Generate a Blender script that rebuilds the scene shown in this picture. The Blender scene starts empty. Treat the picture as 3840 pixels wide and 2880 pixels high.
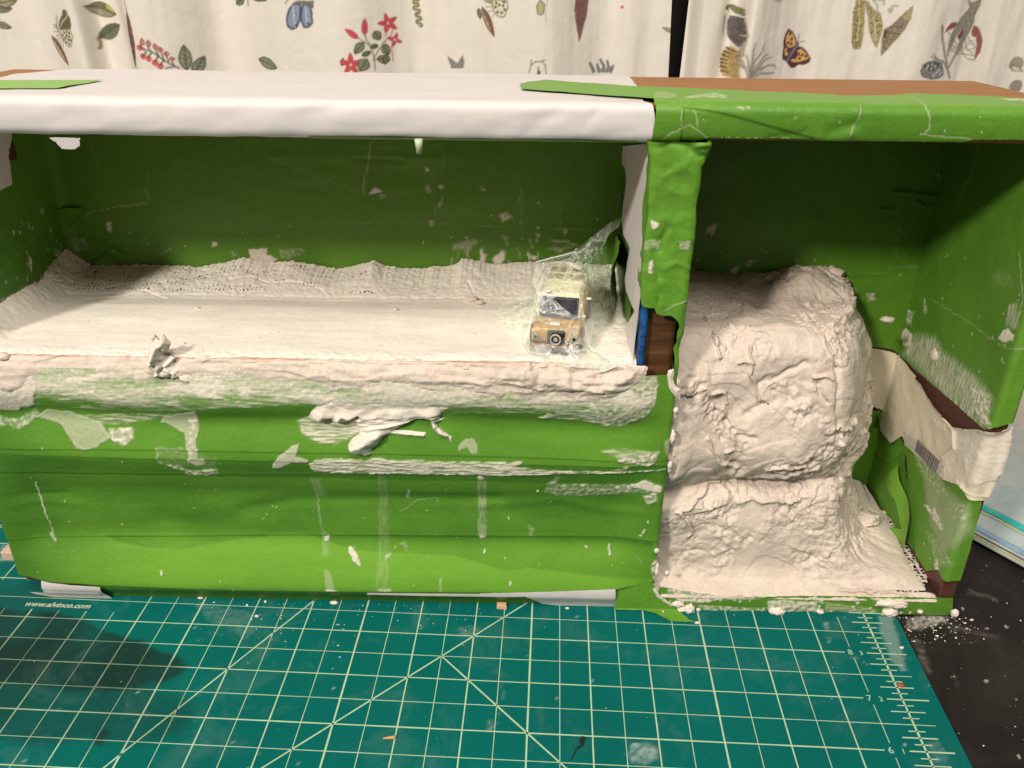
import bpy, bmesh, math, random
import numpy as np
from mathutils import Matrix, Vector

S = 0.0254            # every length below is in inches; S turns it into metres
random.seed(4)
sc = bpy.context.scene
col = sc.collection

# ------------------------------------------------------------------ camera
cd = bpy.data.cameras.new('camera')
cd.sensor_width = 36; cd.lens = 29.766; cd.clip_start = .01; cd.clip_end = 50
co = bpy.data.objects.new('camera', cd); col.objects.link(co)
Rr = Vector((0.99983, 0.01547, 0.00966)); Rd = Vector((0.01566, -0.4563, -0.88969)); Rf = Vector((-0.00936, 0.88969, -0.45646))
co.matrix_world = Matrix(((Rr.x, -Rd.x, -Rf.x, -7.9073*S), (Rr.y, -Rd.y, -Rf.y, -11.9199*S), (Rr.z, -Rd.z, -Rf.z, 10.6621*S), (0, 0, 0, 1)))
sc.camera = co

# ------------------------------------------------------------------ light
w = bpy.data.worlds.new('World'); sc.world = w; w.use_nodes = True
bg = w.node_tree.nodes['Background']; bg.inputs[0].default_value = (1.0, .90, .80, 1); bg.inputs[1].default_value = .13
def area(name, loc, aim, size, power, colr, shape='DISK'):
    l = bpy.data.lights.new(name, 'AREA'); l.shape = shape; l.size = size*S; l.energy = power; l.color = colr
    o = bpy.data.objects.new(name, l); col.objects.link(o)
    o.location = Vector(loc)*S
    o.rotation_euler = (Vector(aim)-Vector(loc)).to_track_quat('-Z', 'Y').to_euler()
    return o
area('key_lamp', (-46, -50, 49), (-8, 4, 4), 8, 34, (1, .91, .80))
area('fill_lamp', (-4, -38, 72), (-6, 6, 2), 34, 32, (1, .92, .82))  # added soft fill standing in for ambient light from front and above
vs = sc.view_settings
vs.view_transform = 'Standard'; vs.look = 'None'; vs.gamma = 1; vs.exposure = 0; vs.use_curve_mapping = False

# ------------------------------------------------------------------ numeric noise
def _h(ix, iy, iz, seed):
    n = (ix*374761393 + iy*668265263 + iz*2147483647*0 + iz*1274126177 + seed*974711) & 0xffffffff
    n = ((n ^ (n >> 13))*1274126177) & 0xffffffff
    n = ((n ^ (n >> 16))*2246822519) & 0xffffffff
    return ((n ^ (n >> 15)) & 0xffffff)/float(0x7fffff) - 1.0
def noise(x, y, z=0.0, seed=0):
    x, y, z = np.broadcast_arrays(np.asarray(x, float), np.asarray(y, float), np.asarray(z, float))
    flat = z.strides == tuple([0]*z.ndim) if z.ndim else True
    fx, fy, fz = np.floor(x), np.floor(y), np.floor(z)
    ix, iy, iz = fx.astype(np.int64), fy.astype(np.int64), fz.astype(np.int64)
    tx, ty, tz = x-fx, y-fy, z-fz
    ux = tx*tx*tx*(tx*(tx*6-15)+10); uy = ty*ty*ty*(ty*(ty*6-15)+10); uz = tz*tz*tz*(tz*(tz*6-15)+10)
    def gr(dx, dy, dz):
        h = ((_h(ix+dx, iy+dy, iz+dz, seed)+1)*.5*0xffffff).astype(np.int64)
        k = h & 15
        if flat: return GX2[k]*(tx-dx)+GY2[k]*(ty-dy)
        return GX[k]*(tx-dx)+GY[k]*(ty-dy)+GZ[k]*(tz-dz)
    def pl(k):
        a, b, c, d = gr(0, 0, k), gr(1, 0, k), gr(0, 1, k), gr(1, 1, k)
        return (a*(1-ux)+b*ux)*(1-uy)+(c*(1-ux)+d*ux)*uy
    if flat: return np.clip(pl(0)*1.55, -1, 1)
    return np.clip((pl(0)*(1-uz)+pl(1)*uz)*1.35, -1, 1)
_a = np.arange(16)*math.pi/8+.2
GX2, GY2 = np.cos(_a), np.sin(_a)
GX = np.array([1, -1, 1, -1, 1, -1, 1, -1, 0, 0, 0, 0, 1, -1, 0, 0.]); GY = np.array([1, 1, -1, -1, 0, 0, 0, 0, 1, -1, 1, -1, 1, 1, -1, -1.]); GZ = np.array([0, 0, 0, 0, 1, 1, -1, -1, 1, 1, -1, -1, 0, 0, 1, -1.])
def fbm(x, y, z=0.0, o=4, seed=0, g=.5):
    r = 0; a = 1; t = 0; x = np.asarray(x, float); y = np.asarray(y, float)
    for k in range(o):
        r = r+a*noise(x, y, z, seed+k*17); t += a; a *= g
        x, y = (x*.8-y*.6)*2.03+3.7, (x*.6+y*.8)*2.03+1.3; z = z*2.03+.37
    return r/t
def dfbm(a, b, fa, fb, seed):
    return (noise(a*fa, b*fb, 0, seed)+.5*noise(a*fa*2+3, b*fb*2+7, 0, seed+1)+.25*noise(a*fa*4+1, b*fb*4+5, 0, seed+2))/1.5
def ridge(x, y, z=0.0, o=3, seed=0):
    r = 0; a = 1; t = 0; x = np.asarray(x, float); y = np.asarray(y, float)
    for k in range(o):
        r = r+a*(1-2*np.abs(noise(x, y, z, seed+k*13))); t += a; a *= .5
        x, y = (x*.8-y*.6)*2.1+5.1, (x*.6+y*.8)*2.1+9.3; z = z*2.1+.41
    return r/t
def sm(e0, e1, x):
    t = np.clip((x-e0)/(e1-e0), 0, 1); return t*t*(3-2*t)

# ------------------------------------------------------------------ polygon tools
def sdf(P, a, b):
    """signed distance, positive inside"""
    P = np.asarray(P, float); n = len(P)
    d = np.full(a.shape, 1e9); ins = np.zeros(a.shape, bool)
    for i in range(n):
        x0, y0 = P[i]; x1, y1 = P[(i+1) % n]
        ex, ey = x1-x0, y1-y0
        t = np.clip(((a-x0)*ex+(b-y0)*ey)/(ex*ex+ey*ey+1e-12), 0, 1)
        d = np.minimum(d, (a-x0-t*ex)**2+(b-y0-t*ey)**2)
        if y0 != y1:
            c = ((y0 > b) != (y1 > b)) & (a < (x1-x0)*(b-y0)/(y1-y0)+x0)
            ins ^= c
    d = np.sqrt(d)
    return np.where(ins, d, -d)
def ldist(P, a, b, w0, w1=None):
    """distance to a polyline minus its (tapering) half width; negative outside -> positive inside"""
    P = np.asarray(P, float); best = np.full(a.shape, -1e9); L = len(P)-1
    if w1 is None: w1 = w0
    for i in range(L):
        x0, y0 = P[i]; x1, y1 = P[i+1]; ex, ey = x1-x0, y1-y0
        t = np.clip(((a-x0)*ex+(b-y0)*ey)/(ex*ex+ey*ey+1e-12), 0, 1)
        k = (i+t)/L
        best = np.maximum(best, (w0+(w1-w0)*k)/2-np.sqrt((a-x0-t*ex)**2+(b-y0-t*ey)**2))
    return best
class Paint:
    """coverage of dried plaster painted on a surface given in its own inches"""
    def __init__(s, a, b, rag=.03, f=9, seed=0):
        s.A, s.B = a, b
        s.a = a+rag*fbm(a*f, b*f, 0, 3, seed+5); s.b = b+rag*fbm(a*f+40, b*f, 0, 3, seed+6)
        s.v = np.zeros(a.shape)
        s.hs = .5+.5*dfbm(a, b, 3, 34, seed+1)        # streaks drawn sideways
        s.vs = .5+.5*dfbm(a, b, 34, 3, seed+2)
        s.bl = .5+.5*fbm(a*12, b*12, 0, 4, seed+3)
    def _box(s, P, m):
        P = np.asarray(P, float)
        return (s.a > P[:, 0].min()-m) & (s.a < P[:, 0].max()+m) & (s.b > P[:, 1].min()-m) & (s.b < P[:, 1].max()+m)
    def poly(s, P, val, tex=None, soft=.03, rim=0):
        k = s._box(P, .15)
        if not k.any(): return
        d = sdf(P, s.a[k], s.b[k])
        m = sm(-soft/2, soft/2, d)
        v = val*np.ones(m.shape)
        if tex is not None:
            T = {'h': s.hs, 'v': s.vs, 'b': s.bl}[tex][k]
            v = val*(.25+1.2*sm(.3, .75, T))
        if rim: v = v+rim*np.exp(-np.maximum(d, 0)/.03)
        s.v[k] = np.maximum(s.v[k], np.clip(m*v, 0, 1))
    def line(s, P, wd, val, w1=None, soft=.012):
        k = s._box(P, .15)
        if not k.any(): return
        d = ldist(P, s.a[k], s.b[k], wd, w1)
        s.v[k] = np.maximum(s.v[k], val*sm(-soft/2, soft/2, d))
    def specks(s, n, x0, x1, y0, y1, r=.02, val=.9, seed=1):
        rg = random.Random(seed)
        for i in range(n):
            cx, cy = rg.uniform(x0, x1), rg.uniform(y0, y1); rr = r*rg.uniform(.35, 1)
            k = (np.abs(s.A-cx) < rr*2) & (np.abs(s.B-cy) < rr*3)
            if k.any():
                d = rr-np.hypot(s.A[k]-cx, (s.B[k]-cy)/rg.uniform(1, 1.8))
                s.v[k] = np.maximum(s.v[k], val*sm(-.006, .006, d))
def interp(pts):
    pts = sorted(pts); xs = [p[0] for p in pts]; ys = [p[1] for p in pts]
    return lambda x: np.interp(x, xs, ys)

# ------------------------------------------------------------------ objects
BASE = {}
def props(o, label=None, cat=None, group=None, kind=None):
    if label: o['label'] = label
    if cat: o['category'] = cat
    if group: o['group'] = group
    if kind: o['kind'] = kind
    return o
def thing(name, label, cat, base=(0, 0, 0), rz=0, group=None):
    o = bpy.data.objects.new(name, None); o.empty_display_size = .02; col.objects.link(o)
    o.location = Vector(base)*S; o.rotation_euler = (0, 0, rz)
    BASE[o.name] = (np.array(base, float), rz, True)
    return props(o, label, cat, group)
def mk(name, V, F, mat, parent=None, attrs=None, smooth=True, local=False, base=None):
    """mesh from numpy; V in world inches (or in the parent's own frame when local)"""
    V = np.asarray(V, float).reshape(-1, 3)
    root = parent
    while root is not None and root.parent is not None: root = root.parent
    if root is not None and not local and root.name in BASE:
        bs, rz, _ = BASE[root.name]
        V = V-bs
        if rz:
            c, s_ = math.cos(-rz), math.sin(-rz)
            V = np.c_[V[:, 0]*c-V[:, 1]*s_, V[:, 0]*s_+V[:, 1]*c, V[:, 2]]
    if base is not None: V = V-np.array(base)
    F = np.asarray(F, np.int64)
    n = F.shape[1]
    me = bpy.data.meshes.new(name)
    me.vertices.add(len(V)); me.vertices.foreach_set('co', (V*S).astype(np.float32).ravel())
    me.loops.add(F.size); me.loops.foreach_set('vertex_index', F.astype(np.int32).ravel())
    me.polygons.add(len(F)); me.polygons.foreach_set('loop_start', np.arange(0, F.size, n, dtype=np.int32))
    try: me.polygons.foreach_set('loop_total', np.full(len(F), n, np.int32))
    except Exception: pass
    me.update(calc_edges=True)
    if attrs:
        for k, v in attrs.items():
            v = np.asarray(v, np.float32)
            if v.ndim == 2 and v.shape[1] == 3:
                at = me.attributes.new(k, 'FLOAT_COLOR', 'POINT')
                at.data.foreach_set('color', np.c_[v, np.ones(len(v), np.float32)].astype(np.float32).ravel())
            else:
                at = me.attributes.new(k, 'FLOAT', 'POINT'); at.data.foreach_set('value', v.ravel())
    me.polygons.foreach_set('use_smooth', np.full(len(F), smooth, bool))
    me.materials.append(mat)
    o = bpy.data.objects.new(name, me); col.objects.link(o)
    if parent is not None: o.parent = parent
    if base is not None: o.location = Vector(base)*S
    return o
def gridmesh(name, P, mat, parent, keep=None, attrs=None, flip=False, **kw):
    """P (nv,nu,3); keep: per-face mask (nv-1,nu-1)"""
    nv, nu = P.shape[:2]
    I = np.arange(nv*nu).reshape(nv, nu)
    F = np.stack([I[:-1, :-1], I[:-1, 1:], I[1:, 1:], I[1:, :-1]], -1)
    F = F[keep] if keep is not None else F.reshape(-1, 4)
    if flip: F = F[:, ::-1]
    V = P.reshape(-1, 3)
    used = np.zeros(len(V), bool); used[F.ravel()] = True
    mp = np.cumsum(used)-1
    at = {}
    if attrs:
        for k, v in attrs.items():
            v = np.asarray(v); v = v.reshape(-1, 3) if (v.ndim == 3) else v.ravel()
            at[k] = v[used]
    return mk(name, V[used], mp[F], mat, parent, at, **kw)
def normals(P):
    du = np.gradient(P, axis=1); dv = np.gradient(P, axis=0)
    n = np.cross(du, dv); n /= np.linalg.norm(n, axis=-1, keepdims=True)+1e-12
    return n
def box_v(x0, x1, y0, y1, z0, z1):
    V = [(x, y, z) for z in (z0, z1) for y in (y0, y1) for x in (x0, x1)]
    F = [(0, 2, 3, 1), (4, 5, 7, 6), (0, 1, 5, 4), (2, 6, 7, 3), (0, 4, 6, 2), (1, 3, 7, 5)]
    return V, F
def board(name, x0, x1, y0, y1, z0, z1, mat, parent, bev=.03, local=False, **kw):
    V, F = box_v(x0, x1, y0, y1, z0, z1)
    o = mk(name, V, F, mat, parent, smooth=False, local=local)
    if bev:
        m = o.modifiers.new('bevel', 'BEVEL'); m.width = bev*S; m.segments = 3
    return o
def blob(name, c, r, mat, parent=None, amp=.35, f=1.0, seed=0, sub=3, **kw):
    """lumpy pebble of dried plaster: c centre, r radii"""
    bm = bmesh.new(); bmesh.ops.create_icosphere(bm, subdivisions=sub, radius=1)
    V = np.array([v.co[:] for v in bm.verts]); F = np.array([[v.index for v in f_.verts] for f_ in bm.faces]); bm.free()
    ff = 1.6*f
    d = 1+amp*fbm(V[:, 0]*ff, V[:, 1]*ff, V[:, 2]*ff+seed*3.1, 4, seed)+amp*.5*ridge(V[:, 0]*ff*1.7, V[:, 1]*ff*1.7, V[:, 2]*ff*1.7, 2, seed+9)
    V = V*d[:, None]*np.array(r)+np.array(c)
    return mk(name, V, F, mat, parent, **kw)
class Prof:
    """rounded 2-D path; parameter = arclength along the sharp corners, s0 at the first point"""
    def __init__(s, pts, r, s0):
        s.p = np.array(pts, float); seg = np.hypot(*np.diff(s.p, axis=0).T)
        s.s = s0+np.r_[0, np.cumsum(seg)]; s.r = r
    def __call__(s, t):
        x = 0; y = 0
        K = np.linspace(-1, 1, 9)
        for k in K:
            x = x+np.interp(t+k*s.r, s.s, s.p[:, 0]); y = y+np.interp(t+k*s.r, s.s, s.p[:, 1])
        return x/9, y/9
def sheet(name, pos, poly, mat, parent, res=.02, h=None, paint=None, rag=.012, ragf=14, seed=0, tone=0., keepfn=None, flip=False, bounds=None, **kw):
    """thin sheet laid on a surface: pos(a,b)->x,y,z ; poly its outline in (a,b); h(a,b) its relief"""
    if poly is not None:
        Q = np.array(poly, float); a0, b0 = Q.min(0); a1, b1 = Q.max(0)
    else: a0, a1, b0, b1 = bounds
    m = res*2 if poly is not None else 0
    na = max(3, int((a1-a0+2*m)/res)+1); nb = max(3, int((b1-b0+2*m)/res)+1)
    A, B = np.meshgrid(np.linspace(a0-m, a1+m, na), np.linspace(b0-m, b1+m, nb))
    D = None; keep = None
    if poly is not None:
        ja = A+rag*fbm(A*ragf, B*ragf, 0, 3, seed+71); jb = B+rag*fbm(A*ragf+9, B*ragf+33, 0, 3, seed+72)
        D = sdf(poly, ja, jb)
        # pull the rim vertices onto the outline so it is not stair-stepped
        keep = (D[:-1, :-1] > -res*.5) & (D[1:, :-1] > -res*.5) & (D[:-1, 1:] > -res*.5) & (D[1:, 1:] > -res*.5)
        gy, gx = np.gradient(D); L = np.hypot(gx, gy)+1e-9
        da = (a1-a0+2*m)/(na-1); db = (b1-b0+2*m)/(nb-1)
        pull = np.where(np.abs(D) < res*.75, D, 0)
        A = A-pull*(gx/L)*.9; B = B-pull*(gy/L)*.9
    if keepfn is not None:
        kk = keepfn(A, B); kk = kk[:-1, :-1] & kk[1:, 1:] & kk[:-1, 1:] & kk[1:, :-1]
        keep = kk if keep is None else keep & kk
    x, y, z = pos(A, B); P = np.stack(np.broadcast_arrays(x, y, z), -1).astype(float)
    N = normals(P)
    if flip: N = -N
    H = np.zeros(A.shape)
    pv = np.zeros(A.shape)
    if paint is not None:
        pt = paint(A, B); pv = pt.v
        H = H+.018*pv*(.4+.9*pt.bl)
    if h is not None: H = H+h(A, B, D)
    P = P+N*H[..., None]
    T = tone(A, B) if callable(tone) else np.full(A.shape, tone)
    return gridmesh(name, P, mat, parent, keep, dict(pl=pv, tone=T), flip=flip, **kw)

# ------------------------------------------------------------------ materials
def nt(name):
    m = bpy.data.materials.new(name); m.use_nodes = True; t = m.node_tree
    return m, t, t.nodes['Principled BSDF']
def N_(t, typ, **kw):
    n = t.nodes.new(typ)
    for k, v in kw.items():
        if isinstance(k, str) and hasattr(n, k): setattr(n, k, v)
    return n
def tc(t, scale=(39.37, 39.37, 39.37)):
    c = t.nodes.new('ShaderNodeTexCoord'); mp = t.nodes.new('ShaderNodeMapping'); mp.inputs['Scale'].default_value = scale
    t.links.new(c.outputs['Object'], mp.inputs[0]); return mp.outputs[0]
def noi(t, vec, scale, detail=4, rough=.5, dist=0):
    n = t.nodes.new('ShaderNodeTexNoise'); n.inputs['Scale'].default_value = scale; n.inputs['Detail'].default_value = detail
    n.inputs['Roughness'].default_value = rough; n.inputs['Distortion'].default_value = dist
    t.links.new(vec, n.inputs['Vector']); return n.outputs['Fac']
def ramp(t, fac, stops):
    r = t.nodes.new('ShaderNodeValToRGB'); e = r.color_ramp.elements
    while len(e) < len(stops): e.new(.5)
    for i, (p, c) in enumerate(stops): e[i].position = p; e[i].color = (*c, 1) if len(c) == 3 else c
    t.links.new(fac, r.inputs[0]); return r.outputs[0]
def mix(t, fac, a, b, blend='MIX'):
    n = t.nodes.new('ShaderNodeMix'); n.data_type = 'RGBA'; n.blend_type = blend
    for s, v in ((0, fac), (6, a), (7, b)):
        if isinstance(v, (int, float)): n.inputs[s].default_value = v
        elif isinstance(v, tuple): n.inputs[s].default_value = (*v, 1)
        else: t.links.new(v, n.inputs[s])
    return n.outputs[2]
def math_(t, op, a, b=None, clamp=False):
    n = t.nodes.new('ShaderNodeMath'); n.operation = op; n.use_clamp = clamp
    for i, v in enumerate((a, b)):
        if v is None: continue
        if isinstance(v, (int, float)): n.inputs[i].default_value = v
        else: t.links.new(v, n.inputs[i])
    return n.outputs[0]
def attr(t, nm):
    n = t.nodes.new('ShaderNodeAttribute'); n.attribute_name = nm; return n
def bump(t, p, h, st, dist=.01, prev=None):
    b = t.nodes.new('ShaderNodeBump'); b.inputs['Strength'].default_value = st; b.inputs['Distance'].default_value = dist*S
    t.links.new(h, b.inputs['Height'])
    if prev is not None: t.links.new(prev, b.inputs['Normal'])
    t.links.new(b.outputs[0], p.inputs['Normal']); return b.outputs[0]
def rgh(p, v): p.inputs['Roughness'].default_value = v

def plaster_col(t, v):
    n1 = noi(t, v, 1.1, 5, .6); n2 = noi(t, v, 16, 3, .6)
    c = ramp(t, n1, [(.3, (.62, .53, .46)), (.55, (.70, .62, .54)), (.75, (.76, .69, .60))])
    n3 = noi(t, v, .55, 3, .6, .8)
    c = mix(t, ramp(t, n3, [(.50, (0, 0, 0)), (.64, (.55, .55, .55))]), c, (.63, .60, .50))
    return mix(t, .35, c, ramp(t, n2, [(.3, (.62, .55, .48)), (.7, (.86, .79, .72))]))
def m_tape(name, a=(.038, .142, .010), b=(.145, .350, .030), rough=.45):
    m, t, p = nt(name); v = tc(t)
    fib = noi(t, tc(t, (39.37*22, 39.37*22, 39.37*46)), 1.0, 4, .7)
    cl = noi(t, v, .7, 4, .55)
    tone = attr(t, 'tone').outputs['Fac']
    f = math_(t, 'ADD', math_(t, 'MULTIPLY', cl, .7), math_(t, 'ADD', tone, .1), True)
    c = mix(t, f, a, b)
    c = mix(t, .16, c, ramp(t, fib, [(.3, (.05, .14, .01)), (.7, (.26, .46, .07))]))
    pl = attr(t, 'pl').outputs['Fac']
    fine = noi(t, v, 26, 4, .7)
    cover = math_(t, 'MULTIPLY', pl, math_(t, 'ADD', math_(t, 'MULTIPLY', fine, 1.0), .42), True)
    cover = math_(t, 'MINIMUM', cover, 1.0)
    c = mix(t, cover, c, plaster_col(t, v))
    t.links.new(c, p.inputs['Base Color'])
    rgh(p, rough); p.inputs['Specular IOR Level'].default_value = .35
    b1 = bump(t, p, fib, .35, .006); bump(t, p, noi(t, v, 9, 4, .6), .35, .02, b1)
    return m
def m_plaster(name, tint=(1, 1, 1), bs=1.0, rust=False, rough=.62):
    m, t, p = nt(name); v = tc(t); c = plaster_col(t, v)
    c = mix(t, 1.0, c, tint, 'MULTIPLY')
    tn = attr(t, 'tone').outputs['Fac']
    c = mix(t, math_(t, 'MULTIPLY', tn, 1.0, True), c, (.42, .20, .10))
    gr = attr(t, 'pl').outputs['Fac']
    c = mix(t, math_(t, 'MULTIPLY', gr, 1.0, True), c, (.16, .33, .10))
    t.links.new(c, p.inputs['Base Color']); rgh(p, rough); p.inputs['Specular IOR Level'].default_value = .4
    b1 = bump(t, p, noi(t, v, 5, 6, .62, .4), .55*bs, .05); b2 = bump(t, p, noi(t, v, 30, 4, .7), .5*bs, .012, b1)
    return m
def m_simple(name, c, rough=.5, spec=.5, metal=0, var=.15, vs_=6, bs=0, bsc=20):
    m, t, p = nt(name); v = tc(t)
    n = noi(t, v, vs_, 4, .6)
    lo = tuple(x*(1-var) for x in c); hi = tuple(min(1, x*(1+var)) for x in c)
    t.links.new(ramp(t, n, [(.3, lo), (.7, hi)]), p.inputs['Base Color'])
    rgh(p, rough); p.inputs['Metallic'].default_value = metal; p.inputs['Specular IOR Level'].default_value = spec
    if bs: bump(t, p, noi(t, v, bsc, 3, .6), bs, .01)
    return m
def m_wood(name, c1, c2, rough=.45):
    m, t, p = nt(name)
    v = tc(t, (39.37*.6, 39.37*9, 39.37*9))
    n = noi(t, v, 1.0, 6, .65, .3)
    t.links.new(ramp(t, n, [(.3, c1), (.7, c2)]), p.inputs['Base Color']); rgh(p, rough)
    bump(t, p, n, .25, .01); return m

TAPE = m_tape('green_masking_tape')
TAPE_SHADE = m_tape('green_masking_tape_shaded', (.060, .170, .006), (.085, .220, .012))  # dimmer, flatter copy of the tape; inner shade put into its colour
TAPE_L = m_tape('green_masking_tape_light', (.20, .42, .06), (.27, .50, .10))
PLAS = m_plaster('dried_plaster')
PLAS_R = m_plaster('rough_plaster', (.87, .83, .81), 1.0)
PLAS_F = m_plaster('smooth_plaster', (1.08, 1.13, 1.14), .3)
def m_paper(name, c):
    m, t, p = nt(name); v = tc(t)
    n = noi(t, v, 1.2, 5, .6)
    c_ = ramp(t, n, [(.3, tuple(x*.97 for x in c)), (.7, c)])
    c_ = mix(t, math_(t, 'MULTIPLY', attr(t, 'pl').outputs['Fac'], .8, True), c_, plaster_col(t, v))
    t.links.new(c_, p.inputs['Base Color']); rgh(p, .55); p.inputs['Specular IOR Level'].default_value = .3
    bump(t, p, noi(t, v, 40, 3, .6), .12, .01); return m
PAPER = m_paper('white_paper', (.64, .605, .60))
PAPER_Y = m_paper('cream_paper_tape', (.68, .62, .48))
PAPER_G = m_paper('grey_paper_label', (.50, .45, .42))
WOOD = m_wood('brown_varnished_board', (.20, .075, .022), (.34, .135, .045))
WOOD_T = m_wood('tan_wood_veneer', (.25, .10, .022), (.36, .155, .042), .6)
WOOD_E = m_wood('dark_walnut_board', (.045, .018, .008), (.16, .075, .028), .35)
WOOD_D = m_wood('dark_maroon_board', (.055, .02, .014), (.12, .045, .03))
BLUE = m_simple('glossy_blue_paint', (.012, .07, .22), .2, .6, 0, .9, 7)
DARKBLUE = m_simple('dark_teal_card', (.008, .05, .08), .4)

# ================================================================== setting
def m_table():
    m, t, p = nt('black_tabletop'); v = tc(t)
    d = noi(t, v, .5, 6, .7, .8); sp = noi(t, v, 14, 3, .8)
    c = ramp(t, d, [(.42, (.012, .010, .009)), (.62, (.022, .019, .017)), (.8, (.04, .035, .03))])
    c = mix(t, ramp(t, sp, [(.70, (0, 0, 0)), (.76, (.5, .5, .5))]), c, (.22, .2, .18))
    c = mix(t, math_(t, 'MULTIPLY', attr(t, 'pl').outputs['Fac'], .8, True), c, (.5, .46, .42))
    t.links.new(c, p.inputs['Base Color']); rgh(p, .55); p.inputs['Specular IOR Level'].default_value = .18
    bump(t, p, noi(t, v, 20, 4, .7), .2, .01); return m
def table_paint(a, b):
    p = Paint(a, b, .05, 6, 3)
    for P, vv in (([(-0.825,-0.067),(-0.438,0.021),(-0.016,-0.007),(-0.319,-0.207),(-0.699,-0.349),(-0.906,-0.336)], .7), ([(-0.383,0.023),(-0.088,-0.047),(-0.175,-0.184),(-0.403,-0.152)], .9),
                  ([(-0.889,-0.558),(-0.787,-0.628),(-0.901,-1.326),(-1.005,-1.395),(-1.019,-1.127)], .16), ([(-0.14,-0.164),(0.641,-0.482),(0.578,-0.557),(-0.207,-0.318)], .10),
                  ([(0.683,0.743),(1.128,0.504),(1.059,0.42),(0.643,0.658)], .16), ([(-0.517,-1.25),(-0.571,-1.644),(-0.635,-1.678),(-0.572,-1.318)], .07)):
        p.poly(P, vv, 'b', .08)
    p.specks(60, -.9, 6, -3.5, 1.2, .035, .9, 7)
    return p
m_t = m_table()
tb = sheet('table', lambda a, b: (a, b, a*0-.075), None, m_t, None, res=.035, bounds=(-1.4, 5.6, -4.2, 3.5), paint=table_paint)
props(tb, kind='structure')

V, F = box_v(-34, 28, -14, 21, -1.3, -.085)
o = mk('table_slab', V, F, m_t, None, smooth=False); props(o, kind='structure')
V, F = box_v(-60, 50, 26.5, 27.2, -30, 40)
o = mk('wall', V, F, m_simple('dark_wall', (.012, .011, .008), .8), None, smooth=False); props(o, kind='structure')

# ------------------------------------------------------------------ curtains
class Cloth:
    def __init__(s, a, b):
        s.a = a+.02*fbm(a*5, b*5, 0, 2, 3); s.b = b+.02*fbm(a*5, b*5, 0, 2, 4)
        s.c = np.ones(a.shape+(3,))*np.array((.79, .745, .675))
        s.n = fbm(a*9, b*9, 0, 3, 8)*.8; s.n2 = fbm(a*22, b*22, 0, 2, 9)
    def put(s, P, m_fn, c, al=1, var=.25):
        P = np.asarray(P, float)
        k = (s.a > P[:, 0].min()-.35) & (s.a < P[:, 0].max()+.35) & (s.b > P[:, 1].min()-.35) & (s.b < P[:, 1].max()+.35)
        if not k.any(): return
        d = m_fn(s.a[k], s.b[k]); m = (sm(-.032, .030, d)*al*.93)[:, None]
        cc = np.array(c)*(1+var*(s.n[k]+s.n2[k])[:, None])
        s.c[k] = s.c[k]*(1-m)+np.clip(cc, 0, 1)*m
    def poly(s, P, c, out=None, ow=.05, al=1, var=.3):
        if out: s.put(P, lambda a, b: sdf(P, a, b)+ow/2, out, al)
        s.put(P, lambda a, b: sdf(P, a, b)-(ow/2 if out else 0), c, al, var)
    def line(s, P, w0, c, w1=None, al=1): s.put(P, lambda a, b: ldist(P, a, b, w0, w1), c, al)
    def leaf(s, P, wd, c, out=(.07, .075, .045), veins=5, c2=None):
        (x0, y0), (x1, y1) = P[0], P[1]; L = math.hypot(x1-x0, y1-y0); ux, uy = (x1-x0)/L, (y1-y0)/L
        pts = []
        for sgn in (1, -1):
            ts = np.linspace(0, 1, 9) if sgn > 0 else np.linspace(1, 0, 9)[1:-1]
            for t in ts:
                h = wd/2*math.sin(math.pi*t**.85)**.8*sgn
                pts.append((x0+ux*L*t-uy*h, y0+uy*L*t+ux*h))
        s.poly(pts, c, out, .05)
        if c2:
            half = [p for p in pts[:9]]+[(x0, y0)]; s.poly(half, c2, None, al=.85)
        s.line(P, .03, out)
        for i in range(1, veins):
            t = i/veins; mx, my = x0+ux*L*t, y0+uy*L*t
            for sg in (1, -1):
                h = wd*.36*math.sin(math.pi*t)
                s.line([(mx, my), (mx+ux*h*.7-uy*h*sg, my+uy*h*.7+ux*h*sg)], .02, out, None, .7)
    def dot(s, P, r, c, al=1):
        for q in P: s.put([q], lambda a, b, q=q: r-np.hypot(a-q[0], b-q[1]), c, al)
OL = (.10, .10, .06); DK = (.045, .05, .03); RED = (.58, .10, .11); PINK = (.70, .28, .25); MAR = (.13, .035, .03); GRN = (.22, .23, .15)
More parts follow.
